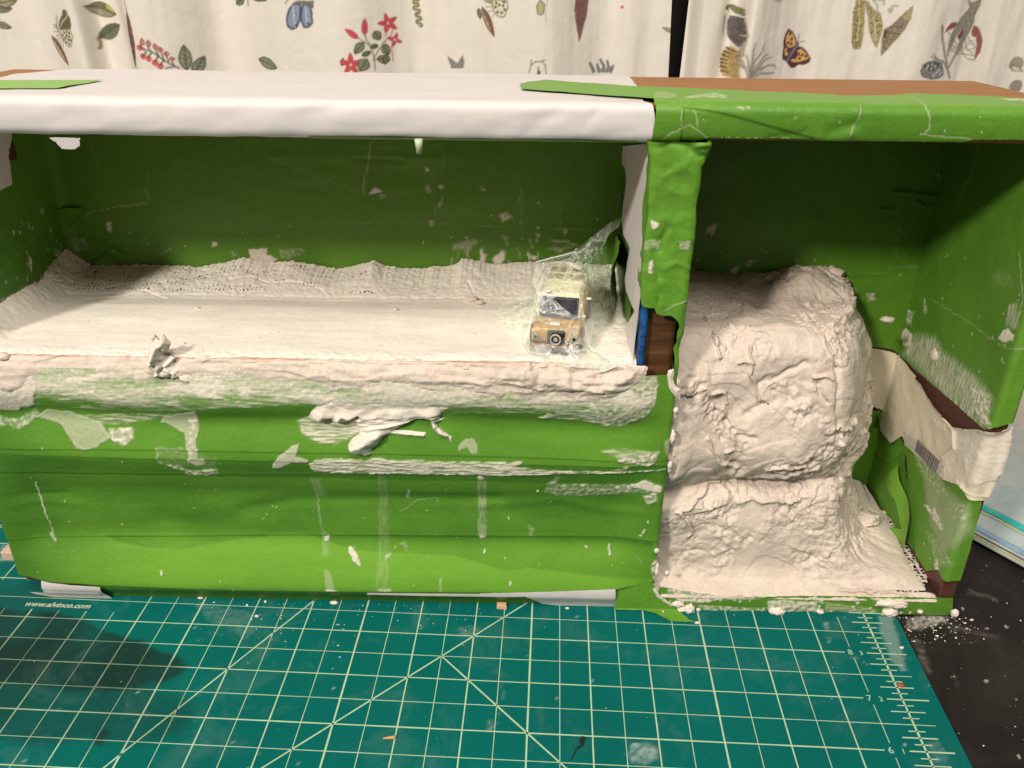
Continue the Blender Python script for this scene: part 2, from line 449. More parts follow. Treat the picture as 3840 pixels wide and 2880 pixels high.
def prints(C):
    # spotted butterfly and folded leaf at the left
    C.poly([(-26.34,7.698),(-26.332,7.857),(-26.145,8.043),(-25.924,8.254),(-25.865,8.385),(-25.725,8.438),(-25.643,8.361),(-25.582,8.127),(-25.578,7.891),(-25.678,7.705),(-25.966,7.702),(-26.209,7.647)], (.13, .13, .06), (.16, .12, .10), .04)
    C.line([(-26.264,7.778),(-26.048,7.965),(-25.716,8.165)], .04, (.7, .66, .5))
    C.poly([(-25.663,8.335),(-25.593,8.205),(-25.676,8.218)], (.75, .6, .12))
    C.poly([(-26.266,7.646),(-25.963,7.716),(-25.678,7.705),(-25.625,7.494),(-25.716,7.279),(-25.846,7.09),(-25.997,7.062),(-26.147,7.167),(-26.254,7.327)], (.78, .72, .52), (.30, .26, .18), .05)
    C.dot([(-26.202,7.488),(-26.065,7.582),(-25.897,7.624),(-25.762,7.585),(-25.96,7.477),(-25.821,7.452),(-26.068,7.382),(-26.2,7.314),(-25.907,7.331),(-25.78,7.319),(-26.076,7.222),(-25.912,7.184)], .055, DK)
    C.line([(-26.523,7.776),(-26.423,7.591),(-26.329,7.38)], .16, (.30, .29, .2), .08)
    for L in ([(-26.474,7.802),(-26.458,7.987),(-26.369,8.184)], [(-26.474,7.802),(-26.36,8.04),(-26.263,8.146)], [(-26.556,7.696),(-26.68,7.721),(-26.689,7.8),(-26.59,7.854),(-26.552,7.775)], [(-26.513,7.577),(-26.776,7.561)], [(-26.454,7.458),(-26.634,7.43),(-26.615,7.27)], [(-26.416,7.379),(-26.521,7.297),(-26.45,7.11)], [(-26.319,7.3),(-26.292,7.166),(-26.352,7.031)]): C.line(L, .035, GRN)
    C.leaf([(-26.934,7.386),(-26.248,6.352)], .95*.35, (.52, .47, .33), (.14, .06, .04), 7, (.20, .04, .03))
    # leaves beside the fold
    C.leaf([(-25.123,8.522),(-24.103,8.234)], .52, (.36, .33, .22), OL, 5, (.14, .13, .07))
    C.poly([(-24.486,8.58),(-24.346,8.569),(-24.159,8.377),(-24.204,8.298),(-24.513,8.451)], (.62, .52, .2), None, al=.8)
    C.leaf([(-24.96,7.368),(-24.024,7.855)], .50, (.17, .20, .12), OL, 7, (.11, .13, .08))
    C.line([(-24.975,7.368),(-24.943,7.181),(-24.975,6.965)], .07, (.2, .16, .06))
    C.leaf([(-28.973,8.378),(-28.344,8.385)], .3, (.25, .26, .18)); C.leaf([(-29.002,7.854),(-28.533,7.674)], .22, (.33, .35, .26)); C.leaf([(-28.809,8.561),(-28.119,8.697)], .36, (.42, .38, .22))
    # long maroon leaf
    C.line([(-23.214,8.774),(-23.209,8.439)], .03, MAR)
    C.poly([(-23.204,8.465),(-23.14,8.205),(-23.102,7.733),(-23.097,7.308),(-23.185,6.769),(-23.321,6.358),(-23.395,6.358),(-23.45,6.603),(-23.419,7.063),(-23.402,7.518),(-23.313,8.125)], (.15, .055, .04), None, var=.9)
    # pink spike
    for q in ([(-22.81,7.215),(-22.736,7.448)], [(-22.551,7.16),(-22.54,7.392)], [(-22.303,7.076),(-22.335,7.25)], [(-22.155,6.96),(-22.168,7.135)], [(-21.972,6.816),(-21.991,6.962)], [(-21.814,6.641),(-21.825,6.759)]): C.leaf(q, .16, PINK, (.35, .12, .10), 1)
    C.dot([(-22.921,7.127),(-22.836,6.806),(-22.629,6.732),(-22.424,6.576),(-22.259,6.441)], .12, RED)
    C.line([(-22.879,7.186),(-22.366,6.9),(-22.04,6.609),(-21.643,6.347)], .05, DK)
    for q in ([(-22.858,7.128),(-22.67,6.955),(-22.818,6.836)], [(-22.575,7.131),(-22.482,6.957),(-22.621,6.779)], [(-22.314,7.017),(-22.256,6.813),(-22.417,6.617)], [(-22.146,6.902),(-22.093,6.668),(-22.25,6.489)], [(-21.978,6.787),(-21.95,6.581)], [(-21.824,6.582),(-21.759,6.405),(-22.081,6.372)]): C.line(q, .05, DK)
    C.leaf([(-21.416,6.261),(-21.391,7.173)], .38, (.30, .31, .20)); C.leaf([(-21.211,6.084),(-20.857,6.711)], .36, (.28, .29, .2))
    # blue moth, sprigs at the top
    for P in ([(-16.593,8.732),(-16.837,8.729),(-17.045,8.504),(-17.169,8.221),(-17.169,7.938),(-17.027,7.826),(-16.835,7.885),(-16.688,8.113),(-16.597,8.396)], [(-16.513,8.621),(-16.404,8.789),(-16.226,8.736),(-16.167,8.401),(-16.181,8.062),(-16.337,7.918),(-16.523,7.916),(-16.595,8.114),(-16.597,8.396)]):
        C.poly(P, (.27, .33, .43), (.06, .08, .14), .09)
        m = np.mean(P, 0); C.line([(m[0], m[1]+.4), (m[0], m[1]-.35)], .04, (.55, .60, .66)); C.dot([(m[0]+.05, m[1]-.3)], .05, (.05, .06, .12))
    C.poly([(-16.764,8.841),(-16.032,8.849),(-16.071,8.57),(-16.268,8.624),(-16.533,8.721),(-16.746,8.73)], (.17, .16, .13)); C.line([(-16.966,8.95),(-17.174,8.726)], .04, OL)
    C.leaf([(-19.452,8.618),(-19.041,8.928)], .3, GRN); C.line([(-18.896,8.874),(-18.903,8.596)], .08, (.4, .36, .28)); C.leaf([(-18.655,8.849),(-17.987,8.828)], .12, GRN)
    C.leaf([(-18.668,6.618),(-17.85,6.349)], .40, (.27, .28, .20)); C.leaf([(-15.09,6.541),(-15.037,6.806)], .14, PINK)
    # red star flowers
    def star(c, r, n=5, ph=0.3, colr=RED):
        for i in range(n):
            an = ph+i*2*math.pi/n; C.leaf([c, (c[0]+r*math.cos(an), c[1]+r*math.sin(an))], r*.42, colr, (.5, .06, .09), 1)
        C.dot([c], .05, (.8, .5, .45))
    star([(-14.748,6.574)][0], .42); star([(-13.325,8.036)][0], .36, 5, .6); star([(-13.113,7.409)][0], .26, 4, 1.2)
    for q in ([(-14.171,7.656),(-14.133,8.208)], [(-14.408,7.539),(-14.861,7.86)]): C.leaf(q, .2, RED, (.5, .06, .09), 1)
    for q in ([(-13.332,7.922),(-13.445,7.578)], [(-13.153,7.81),(-13.327,7.465)], [(-13.25,7.176),(-13.219,6.621)]): C.line(q, .05, RED, None, .8)
    for q in ([(-14.408,7.539),(-14.022,7.284),(-13.893,6.878),(-13.864,6.348)], [(-14.171,7.656),(-13.995,7.226)], [(-13.521,7.347),(-13.795,6.937),(-13.904,6.702)], [(-13.355,7.522),(-13.522,7.318),(-13.344,7.175)], [(-13.873,6.702),(-13.489,6.824)], [(-13.967,7.168),(-13.718,7.171)]): C.line(q, .045, GRN)
    for q, wd in (([(-14.234,7.368),(-14.573,6.987)], .3), ([(-13.837,7.746),(-13.638,7.461)], .3), ([(-13.527,7.231),(-13.361,6.884)], .3), ([(-14.151,6.758),(-14.431,6.341)], .42), ([(-13.775,6.762),(-13.341,6.679)], .28), ([(-14.298,6.902),(-14.008,7.022)], .16), ([(-13.423,6.883),(-13.507,6.529)], .22), ([(-13.967,7.168),(-13.744,7.258)], .16)): C.leaf(q, wd, (.26, .29, .17))
    for i in range(9):
        t = i/8; q = [(-12.242,8.888),(-12.273,8.61),(-12.177,8.274),(-12.16,7.935)]; x = np.interp(t, [0, .33, .66, 1], [p[0] for p in q]); y = np.interp(t, [0, .33, .66, 1], [p[1] for p in q])
        C.dot([(x+.05*(-1)**i, y)], .10, (.17, .17, .08)); C.dot([(x, y)], .04, (.5, .48, .3))
    # second spotted butterfly at the top
    C.poly([(-9.235,8.919),(-8.629,8.926),(-8.597,8.704),(-8.686,8.424),(-8.808,8.322),(-9.022,8.364),(-9.175,8.587)], (.75, .70, .55), (.25, .22, .16), .05)
    C.dot([(-9.083,8.671),(-8.931,8.756),(-8.779,8.73),(-8.992,8.505),(-8.839,8.478),(-8.718,8.591),(-9.053,8.811),(-8.75,8.869)], .05, DK)
    for q in ([(-9.266,8.808),(-9.509,8.861)], [(-9.236,8.67),(-9.449,8.667)], [(-9.205,8.53),(-9.388,8.501)], [(-9.144,8.419),(-9.205,8.306)]): C.line(q, .03, GRN)
    C.poly([(-9.569,8.916),(-9.205,8.92),(-9.175,8.754),(-9.357,8.807)], (.22, .24, .12))
    C.leaf([(-9.601,8.638),(-9.144,7.637)], .26, (.45, .40, .28), (.13, .06, .04), 5, (.22, .06, .05)); C.leaf([(-9.754,8.581),(-9.695,8.245)], .14, (.5, .46, .36))
    C.poly([(-7.503,8.771),(-7.467,8.521),(-7.344,8.449),(-7.224,8.524),(-7.201,8.83),(-7.356,8.967)], (.52, .47, .26), OL, .04); C.line([(-7.085,8.997),(-7.165,8.608),(-7.125,8.272)], .035, (.5, .46, .4))
    C.poly([(-5.996,9.008),(-6.04,8.62),(-5.959,8.172),(-5.845,7.662),(-5.784,7.421),(-5.668,7.835),(-5.515,8.458),(-5.47,9.014)], (.17, .07, .075), None, var=1.0)
    C.dot([(-4.143,8.707)], .06, RED)
    for q in ([(-11.05,6.822),(-10.904,6.382),(-10.622,6.355)], [(-10.424,6.888),(-10.616,6.621),(-10.622,6.355)]): pass
    C.poly([(-11.05,6.822),(-10.742,6.62),(-10.617,6.562),(-10.424,6.888),(-10.347,6.624),(-10.401,6.358),(-10.905,6.352)], (.2, .2, .18), None)
    for q in ([(-7.731,6.359),(-7.662,6.655),(-7.49,6.786),(-7.24,6.806),(-7.112,6.661),(-7.072,6.366)], [(-7.674,6.655),(-7.646,6.831)], [(-7.302,6.776),(-7.148,6.849)], [(-7.385,6.303),(-7.391,6.599)]): C.line(q, .06, (.36, .31, .2))
    C.poly([(-7.448,6.332),(-7.389,6.511),(-7.281,6.423),(-7.29,6.305)], (.13, .12, .2))
    for q in ([(-5.299,6.652),(-5.126,6.33)], [(-4.88,6.745),(-4.698,6.512),(-4.749,6.322)], [(-4.584,6.69),(-4.507,6.455),(-4.592,6.324)], [(-4.354,6.516),(-4.436,6.326)], [(-4.982,6.568),(-4.906,6.32)]): C.line(q, .10, (.17, .17, .18), .16)
    C.poly([(-2.487,7.972),(-2.18,7.958),(-2.163,7.788),(-2.322,7.843)], (.45, .36, .12), OL, .03)
def prints_right(C):
    C.poly([(-0.186,8.746),(-0.132,8.836),(0.095,8.838),(0.404,8.722),(0.431,8.512),(0.228,8.57),(0.009,8.748),(-0.087,8.732),(-0.045,8.657),(-0.146,8.686)], (.24, .23, .08), OL, .04)
    C.poly([(0.043,8.478),(0.443,8.422),(0.532,7.753),(0.432,7.506),(0.349,7.381),(0.16,7.564),(0.021,7.748),(-0.041,8.235)], (.10, .08, .075), None, var=1.1)
    C.line([(-0.181,8.445),(-0.181,8.173),(-0.168,7.807)], .1, (.33, .30, .27), .04)
    C.poly([(0.183,7.379),(0.406,7.195),(0.38,6.881),(0.428,6.247),(-0.009,6.242),(-0.114,6.686),(-0.077,7.064)], (.46, .33, .12), None, var=.6)
    for i in range(8):
        y = 580+i*40; q = [(0, 0)]
    for q in ([(0.062,7.284),(0.307,7.194)], [(-0.022,7.159),(0.223,7.068)], [(-0.073,7.033),(0.17,6.957)], [(-0.104,6.876),(0.151,6.847)], [(-0.103,6.734),(0.135,6.705)], [(-0.086,6.592),(0.153,6.563)], [(-0.033,6.433),(0.173,6.404)]): C.line(q, .10, (.09, .055, .03), .03)
    for q in ([(0.824,6.316),(0.647,6.884),(0.543,7.165)], [(0.815,6.379),(0.814,6.886),(0.788,7.324),(0.856,7.557)], [(0.823,6.57),(0.91,6.919),(1.166,7.234),(1.269,7.561)], [(0.869,6.476),(1.09,6.826),(1.321,7.08),(1.526,7.161)], [(0.907,6.444),(1.199,6.765),(1.434,6.987),(1.694,7.037)], [(0.912,6.412),(1.154,6.606),(1.668,6.754),(1.874,6.725),(1.995,6.584)], [(0.954,6.349),(1.238,6.48),(1.681,6.437),(1.916,6.44)], [(0.364,7.007),(0.622,6.568),(0.731,6.251)], [(0.414,7.132),(0.44,7.444),(0.503,7.722)], [(0.392,7.813),(0.553,7.846)], [(0.396,6.755),(0.538,6.694),(0.697,6.759)]):
        C.line(q, .11, (.20, .19, .15), .05); C.line(q, .035, (.62, .57, .45), .02)
    # orange butterfly
    C.poly([(2.285,8.048),(2.484,7.928),(2.667,7.715),(2.735,7.5),(2.835,7.393),(3.046,7.318),(3.238,7.164),(3.391,6.947),(3.365,6.805),(3.15,6.692),(2.931,6.705),(2.829,6.609),(2.664,6.592),(2.511,6.716),(2.424,6.841),(2.229,6.918),(2.185,7.09),(2.197,7.339),(2.142,7.586),(2.186,7.833)], (.105, .03, .04), (.2, .12, .14), .03)
    C.poly([(2.334,7.942),(2.515,7.836),(2.649,7.623),(2.679,7.438),(2.542,7.359),(2.374,7.372),(2.267,7.526),(2.245,7.772)], (.72, .46, .15), None, var=.15)
    C.poly([(2.825,7.253),(2.952,7.286),(3.177,7.132),(3.32,6.977),(3.247,6.914),(2.963,6.816),(2.732,6.798),(2.605,6.859),(2.612,6.922),(2.814,6.909),(2.838,7.066)], (.72, .46, .15), None, var=.15)
    C.poly([(2.251,7.309),(2.348,7.325),(2.425,7.155),(2.392,7.045),(2.302,7.091)], (.72, .48, .18))
    C.dot([(2.398,7.85),(2.495,7.652),(2.366,7.527),(2.506,7.482),(2.9,7.098),(3.054,7.068),(2.959,6.942),(3.195,7.023),(2.399,7.217)], .065, (.16, .05, .05))
    C.line([(2.773,7.47),(2.631,7.22),(2.424,6.841)], .16, (.16, .17, .21), .09)
    for q in ([(2.779,7.532),(2.799,7.717),(2.765,7.824)], [(2.801,7.501),(2.939,7.564),(3.055,7.566)]): C.line(q, .035, (.2, .2, .2))
    C.poly([(1.396,9.06),(1.817,9.064),(1.762,8.998),(1.568,8.996)], (.35, .32, .3))
    # pods
    for P, c in (([(4.734,9.065),(5.009,9.068),(5.112,8.712),(5.186,8.17),(5.245,7.621),(5.201,7.342),(4.989,7.324),(4.862,7.555),(4.795,8.075),(4.707,8.618)], (.33, .27, .12)), ([(5.041,9.068),(5.182,9.01),(5.43,8.745),(5.732,8.539),(5.872,8.178),(5.849,7.812),(5.799,7.41),(5.669,7.564),(5.463,7.93),(5.305,8.474)], (.36, .31, .16)), ([(6.777,8.893),(6.791,8.46),(6.623,8.034),(6.328,7.571),(6.075,7.196),(6.022,7.133),(5.953,7.628),(5.946,8.057),(6.192,8.212),(6.447,8.546)], (.24, .21, .15))):
        C.poly(P, c, (.30, .24, .1), .04, var=1.2)
    C.line([(4.843,9.007),(4.964,8.47),(5.064,7.619)], .05, (.62, .54, .36)); C.line([(5.484,8.476),(5.629,8.084),(5.722,7.626)], .05, (.6, .54, .38))
    C.poly([(5.963,8.057),(6.1,8.028),(6.059,7.753),(5.977,7.752)], (.17, .05, .06)); C.poly([(6.706,8.848),(6.793,8.819),(6.785,8.49),(6.623,8.337),(6.499,8.456)], (.5, .46, .22), al=.6)
    for q in ([(5.364,9.071),(5.561,8.895),(5.572,8.687),(5.72,8.598)], [(5.948,8.75),(6.091,8.841),(6.09,8.692),(6.016,8.661),(5.997,8.751),(6.111,8.901),(6.26,8.888)], [(5.358,9.101),(5.751,9.075),(5.782,8.927)]): C.line(q, .06, (.38, .36, .33))
    # grey bird-like plant with maroon pods
    C.poly([(8.941,9.168),(9.252,9.023),(9.632,9.175),(9.661,8.938),(9.504,8.549),(9.566,8.308),(9.421,7.851),(9.235,7.418),(9.066,7.167),(8.966,7.166),(9.074,7.663),(9.189,8.123),(8.883,7.906),(8.741,7.412),(8.633,7.037),(8.531,7.595),(8.555,7.902),(8.727,8.269),(8.938,8.603),(9.168,8.844)], (.27, .25, .20), None, var=.9)
    C.poly([(8.266,7.945),(8.301,8.143),(8.456,8.312),(8.673,8.359),(8.776,8.27),(8.634,8.117),(8.421,8.053)], (.24, .06, .04), None, var=.6)
    C.poly([(8.898,7.845),(9.148,8.152),(9.177,7.909),(9.071,7.678),(8.977,7.723)], (.20, .04, .06))
    C.poly([(9.537,7.974),(9.589,8.218),(9.768,8.159),(9.962,7.918),(10.107,7.613),(10.106,7.241),(9.927,6.911),(9.891,7.177),(9.877,7.487),(9.789,7.763),(9.633,7.792)], (.26, .07, .05), None, var=.7)
    for q in ([(8.091,8.202),(8.217,7.807),(8.378,7.408),(8.615,6.975),(8.847,6.567),(9.016,6.283)], [(9.268,7.418),(9.015,7.104),(8.857,6.663)]): C.line(q, .13, (.33, .28, .2), .09)
    for q in ([(9.132,7.168),(9.396,7.171),(9.878,7.098)], [(9.266,7.294),(9.642,6.986),(9.923,6.927)], [(9.337,7.666),(9.562,7.297),(9.868,7.394)], [(9.437,7.79),(9.827,7.424)], [(9.465,7.42),(9.792,7.175)], [(8.708,7.412),(8.984,7.229)], [(8.743,7.536),(9.101,7.292)], [(8.812,7.66),(9.136,7.417)], [(8.403,7.992),(8.636,7.842)], [(9.484,7.606),(9.731,7.67)], [(9.365,7.295),(9.507,7.514),(9.762,7.547)], [(8.771,7.288),(8.989,7.477)]): C.line(q, .04, (.33, .30, .24))
    C.poly([(7.556,6.584),(7.589,6.806),(7.797,6.918),(8.121,6.953),(8.446,6.847),(8.589,6.596),(8.635,6.406),(8.444,6.292),(8.109,6.288),(7.682,6.395)], (.25, .25, .26), (.13, .13, .15), .05, var=.9)
    C.poly([(7.63,6.775),(8.062,6.921),(8.413,6.847),(8.08,6.559),(7.725,6.65)], (.07, .07, .06), None, var=.5)
    C.dot([(7.829,6.777),(8.018,6.826),(8.021,6.669),(8.169,6.749),(8.373,6.594),(8.503,6.468),(8.295,6.498),(8.184,6.401),(7.801,6.682)], .06, (.5, .5, .5))
    for q in ([(7.883,7.123),(8.144,7.001),(8.464,6.91)], [(7.964,7.202),(8.169,7.032),(8.612,6.849)], [(8.449,6.973),(8.839,6.599)]): C.line(q, .06, (.3, .28, .25))
    C.dot([(11.754,6.79)], .28, (.30, .28, .22)); C.poly([(11.54,6.725),(11.848,6.697),(12.101,6.51),(11.735,6.506)], (.66, .62, .48), OL, .03); C.dot([(11.963,5.933)], .25, (.25, .24, .22))
def curtain(name, x0, x1, edge_fn, foldfn, paintfn, label):
    xs = np.linspace(0, 1, int((x1-x0)/.036))
    zr = np.r_[np.linspace(-26, 5.6, 40), np.arange(5.63, 10.2, .036), np.linspace(10.4, 32, 40)]
    U, Z = np.meshgrid(xs, zr)
    L, R = edge_fn(Z); X = L+(R-L)*U
    Yy = 24-foldfn(X, Z)
    k = (X > -999)
    C = Cloth(X, Z); paintfn(C)
    m, t, p = nt(name+'_cloth'); v = tc(t)
    ac = attr(t, 'print').outputs['Color']
    wv = noi(t, tc(t, (39.37*25, 39.37*3, 39.37*25)), 1, 2)
    c_ = mix(t, .05, ac, ramp(t, wv, [(.3, (.55, .5, .44)), (.7, (.95, .9, .8))]), 'MULTIPLY')
    t.links.new(c_, p.inputs['Base Color']); rgh(p, .85); p.inputs['Specular IOR Level'].default_value = .15
    bump(t, p, noi(t, v, .9, 4, .5, .5), .35, .15)
    o = gridmesh(name, np.stack([X, Yy, Z], -1), m, None, None, {'print': C.c})
    return props(o, label, 'curtain', 'printed curtains behind the box')
xf = [(-25.102,7.044),(-24.535,7.051),(-24.095,7.056),(-23.529,7.062),(-20.828,7.092),(-17.946,7.124)]
xg = [(-10.169,7.211),(-9.548,7.218),(-4.156,7.278),(-3.414,7.286),(-2.796,7.293)]
def fold_l(X, Z):
    y = .6*np.sin(X*.75+.6+.02*Z)+.2*np.sin(X*1.7+1)+.10*fbm(X*.9, Z*.12, 0, 3, 4)
    s = X-.11*(Z-7.5)*(X > -24.8)*(X < -22)*0
    for q, am, wd in ((xf[0][0], -.8, .10), (xf[1][0], .5, .5), (xf[2][0]+.3, .25, .4), (xf[3][0], .55, .22), (xf[4][0], -.35, .25), (xf[5][0], .35, .6), (xg[1][0], .3, .25), (xg[2][0], .25, .3), (xg[3][0], -.2, .3), (xg[4][0], .3, .25)):
        y = y+1.9*am*(1/(1+np.exp(-(X-q-.05*(8-Z))/wd))-.5)*np.exp(-np.abs(X-q)/2.2)
    return y
xh = [(-0.137,7.816),(0.387,7.822),(4.089,7.25),(8.356,7.297)]
def fold_r(X, Z):
    y = .42*np.sin(X*.8+2.0)+.12*fbm(X*.9, Z*.15, 0, 3, 14)+.10*np.sin(X*1.9)
    y = y-.9*sm(-1.0, -1.5, X)
    q = xh[1][0]-.06*(7.6-Z)
    y = y+1.1*(1/(1+np.exp(-(X-q)/.06)))*np.exp(-np.maximum(X-q, 0)/3.5)-.5*np.exp(-((X-q+.35)/.4)**2)
    return y
gl_ = [(-2.222,8.992),(-2.099,6.319)]
gr_ = [(-1.517,9),(-1.589,6.325)]
curtain('curtain', -42, -2, lambda Z: (Z*0-42, gl_[1][0]+(gl_[0][0]-gl_[1][0])/(gl_[0][1]-gl_[1][1])*(Z-gl_[1][1])), fold_l, prints, 'cream curtain with botanical print left of the dark gap')
curtain('curtain', -1.5, 22, lambda Z: (gr_[1][0]+(gr_[0][0]-gr_[1][0])/(gr_[0][1]-gr_[1][1])*(Z-gr_[1][1]), Z*0+22), fold_r, prints_right, 'cream curtain with orange butterfly print right of the dark gap')

# ================================================================== cutting mat
c0 = (-1.9222, -9.0323); ang = -math.radians(1.9537)
mat_o = thing('cutting_mat', 'green cutting mat with printed pale inch grid under the box', 'cutting mat', (c0[0], c0[1], 0), ang)
def to_mat(P):
    out = []
    for x, y in P:
        dx, dy = x-c0[0], y-c0[1]
        out.append((dx*math.cos(-ang)-dy*math.sin(-ang), dx*math.sin(-ang)+dy*math.cos(-ang)))
    return out
def m_mat():
    m, t, p = nt('green_cutting_mat'); v = tc(t)
    n = noi(t, v, .35, 5, .6); f = noi(t, v, 30, 3, .7)
    c = ramp(t, n, [(.3, (.0, .094, .086)), (.7, (.0, .124, .112))])
    c = mix(t, .12, c, ramp(t, f, [(.3, (.0, .08, .06)), (.7, (.03, .2, .16))]))
    sc_ = noi(t, tc(t, (39.37*.7, 39.37*14, 39.37)), 1.0, 6, .75)
    c = mix(t, ramp(t, sc_, [(.64, (0, 0, 0)), (.76, (.12, .12, .12))]), c, (.10, .30, .25))
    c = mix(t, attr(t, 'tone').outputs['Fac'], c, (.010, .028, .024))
    du = noi(t, v, .8, 7, .75, .6); c = mix(t, ramp(t, du, [(.52, (0, 0, 0)), (.75, (.12, .12, .12))]), c, (.30, .38, .34))
    cu_ = noi(t, tc(t, (39.37*1.5, 39.37*.12, 39.37)), 9.0, 2, .5); c = mix(t, ramp(t, cu_, [(.70, (0, 0, 0)), (.73, (.10, .10, .10))]), c, (.0, .04, .035))
    c = mix(t, math_(t, 'MULTIPLY', attr(t, 'pl').outputs['Fac'], 1, True), c, (.45, .52, .48))
    t.links.new(c, p.inputs['Base Color']); rgh(p, .55); p.inputs['Specular IOR Level'].default_value = .06
    bump(t, p, f, .15, .008); return m
DARK_PATCHES = [(to_mat([(-18.503,-0.232),(-16.937,-0.28),(-16.155,-0.434),(-15.33,-0.711),(-14.794,-0.985),(-14.266,-1.132),(-13.775,-1.354),(-13.563,-1.464),(-13.418,-1.667),(-13.447,-1.778),(-13.572,-1.89),(-13.826,-1.95),(-14.081,-2.133),(-14.552,-2.179),(-15.123,-2.123),(-16.009,-2.004),(-17.238,-2.245)]), .72, .05),  # darker patches on the mat, each with its own strength and edge softness
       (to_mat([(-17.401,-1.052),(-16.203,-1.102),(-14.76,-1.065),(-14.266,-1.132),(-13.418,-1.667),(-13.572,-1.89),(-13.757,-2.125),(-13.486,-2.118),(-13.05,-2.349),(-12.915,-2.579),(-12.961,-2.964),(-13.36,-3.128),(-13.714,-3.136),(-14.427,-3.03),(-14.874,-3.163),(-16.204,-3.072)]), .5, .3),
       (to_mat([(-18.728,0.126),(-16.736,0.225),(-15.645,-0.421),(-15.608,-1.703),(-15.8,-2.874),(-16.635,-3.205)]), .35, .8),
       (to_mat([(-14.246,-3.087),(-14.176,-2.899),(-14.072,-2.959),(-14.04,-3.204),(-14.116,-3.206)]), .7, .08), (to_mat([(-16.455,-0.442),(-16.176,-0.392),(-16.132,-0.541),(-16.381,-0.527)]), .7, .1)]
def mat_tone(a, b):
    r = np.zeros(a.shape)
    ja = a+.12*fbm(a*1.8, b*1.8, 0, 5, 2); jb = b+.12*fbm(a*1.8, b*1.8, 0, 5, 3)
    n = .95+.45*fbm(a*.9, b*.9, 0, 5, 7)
    for P, v, sft in DARK_PATCHES:
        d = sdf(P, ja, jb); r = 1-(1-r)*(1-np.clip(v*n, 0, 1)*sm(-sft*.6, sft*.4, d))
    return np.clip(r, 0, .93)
def mat_paint(a, b):
    p = Paint(a, b, .05, 8, 31)
    for P, v, tx in ((to_mat([(-1.357,-0.119),(-1.113,-0.113),(-1.357,-1.404),(-1.471,-1.44),(-1.531,-1.14),(-1.443,-0.425)]), .28, None), (to_mat([(-6.13,-2.985),(-5.898,-2.964),(-5.759,-3.067),(-5.783,-3.247),(-5.947,-3.353),(-6.166,-3.314),(-6.226,-3.168)]), .42, 'b'), (to_mat([(-8.933,-0.584),(-8.697,-0.544),(-8.544,-0.616),(-8.624,-0.783),(-8.889,-0.79)]), .14, 'b'),
                     (to_mat([(-8.34,-2.629),(-8.262,-2.611),(-8.208,-2.658),(-8.281,-2.803),(-8.32,-2.788)]), .22, 'b'), (to_mat([(-13.798,-0.064),(-12.647,-0.299),(-12.621,-0.599),(-13.304,-0.617)]), .10, 'b'), (to_mat([(-18.228,1.487),(-18.112,1.511),(-17.873,1.214),(-17.721,0.982),(-17.944,0.976)]), .35, 'b'), (to_mat([(-13.134,-0.399),(-12.466,-0.721),(-12.571,-0.969),(-12.968,-0.734)]), .09, 'b'), (to_mat([(-2.377,-0.28),(-2.343,-0.298),(-2.389,-0.486),(-2.415,-0.487)]), .7, None), (to_mat([(-2.441,-0.652),(-2.402,-0.651),(-2.45,-0.779),(-2.476,-0.779)]), .6, None), (to_mat([(-1.639,-2.852),(-1.422,-2.82),(-1.485,-3.221),(-1.708,-3.226)]), .13, 'b')):
        p.poly(P, v, tx, .05)
    p.line(to_mat([(-8.126,-1.806),(-8.091,-2.087),(-8.199,-2.941)]), .012, .10)
    p.line(to_mat([(-2.331,-1.108),(-2.093,-1.154),(-1.975,-1.286)]), .03, .16)
    p.specks(120, -16, .4, 3.5, 8.95, .012, .5, 12)
    return p
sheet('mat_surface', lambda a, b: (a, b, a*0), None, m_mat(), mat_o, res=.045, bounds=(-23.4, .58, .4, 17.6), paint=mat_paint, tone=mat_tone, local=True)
V, F = box_v(-23.4, .58, .4, 17.6, -.07, -.006)
mk('mat_edge', V, F, m_simple('mat_edge_green', (.0, .09, .068), .6), mat_o, smooth=False, local=True)
def m_ink():
    m, t, p = nt('pale_printed_ink'); v = tc(t)
    n = noi(t, v, 5, 5, .75)
    n2 = noi(t, v, .45, 3, .5)
    c = ramp(t, n, [(.25, (.30, .46, .32)), (.6, (.44, .60, .42))])
    c = mix(t, ramp(t, n2, [(.4, (0, 0, 0)), (.7, (.35, .35, .35))]), c, (.38, .40, .24))
    c = mix(t, math_(t, 'MULTIPLY', attr(t, 'tone').outputs['Fac'], .75), c, (.07, .075, .045))
    t.links.new(c, p.inputs['Base Color']); rgh(p, .5); return m
INK = m_ink()
LV, LF, LT = [], [], []
def seg(x0, y0, x1, y1, wd, tick=False):
    L = math.hypot(x1-x0, y1-y0); n = max(1, int(L/.25)); nx, ny = -(y1-y0)/L*wd/2, (x1-x0)/L*wd/2
    b = len(LV)
    for i in range(n+1):
        t = i/n; x = x0+(x1-x0)*t; y = y0+(y1-y0)*t
        q = 1+.10*math.sin(x*3.1+y*5.3)
        LV.append((x+nx*q, y+ny*q, .0035)); LV.append((x-nx*q, y-ny*q, .0035))
        if i: LF.append((b+2*i-2, b+2*i-1, b+2*i+1, b+2*i))
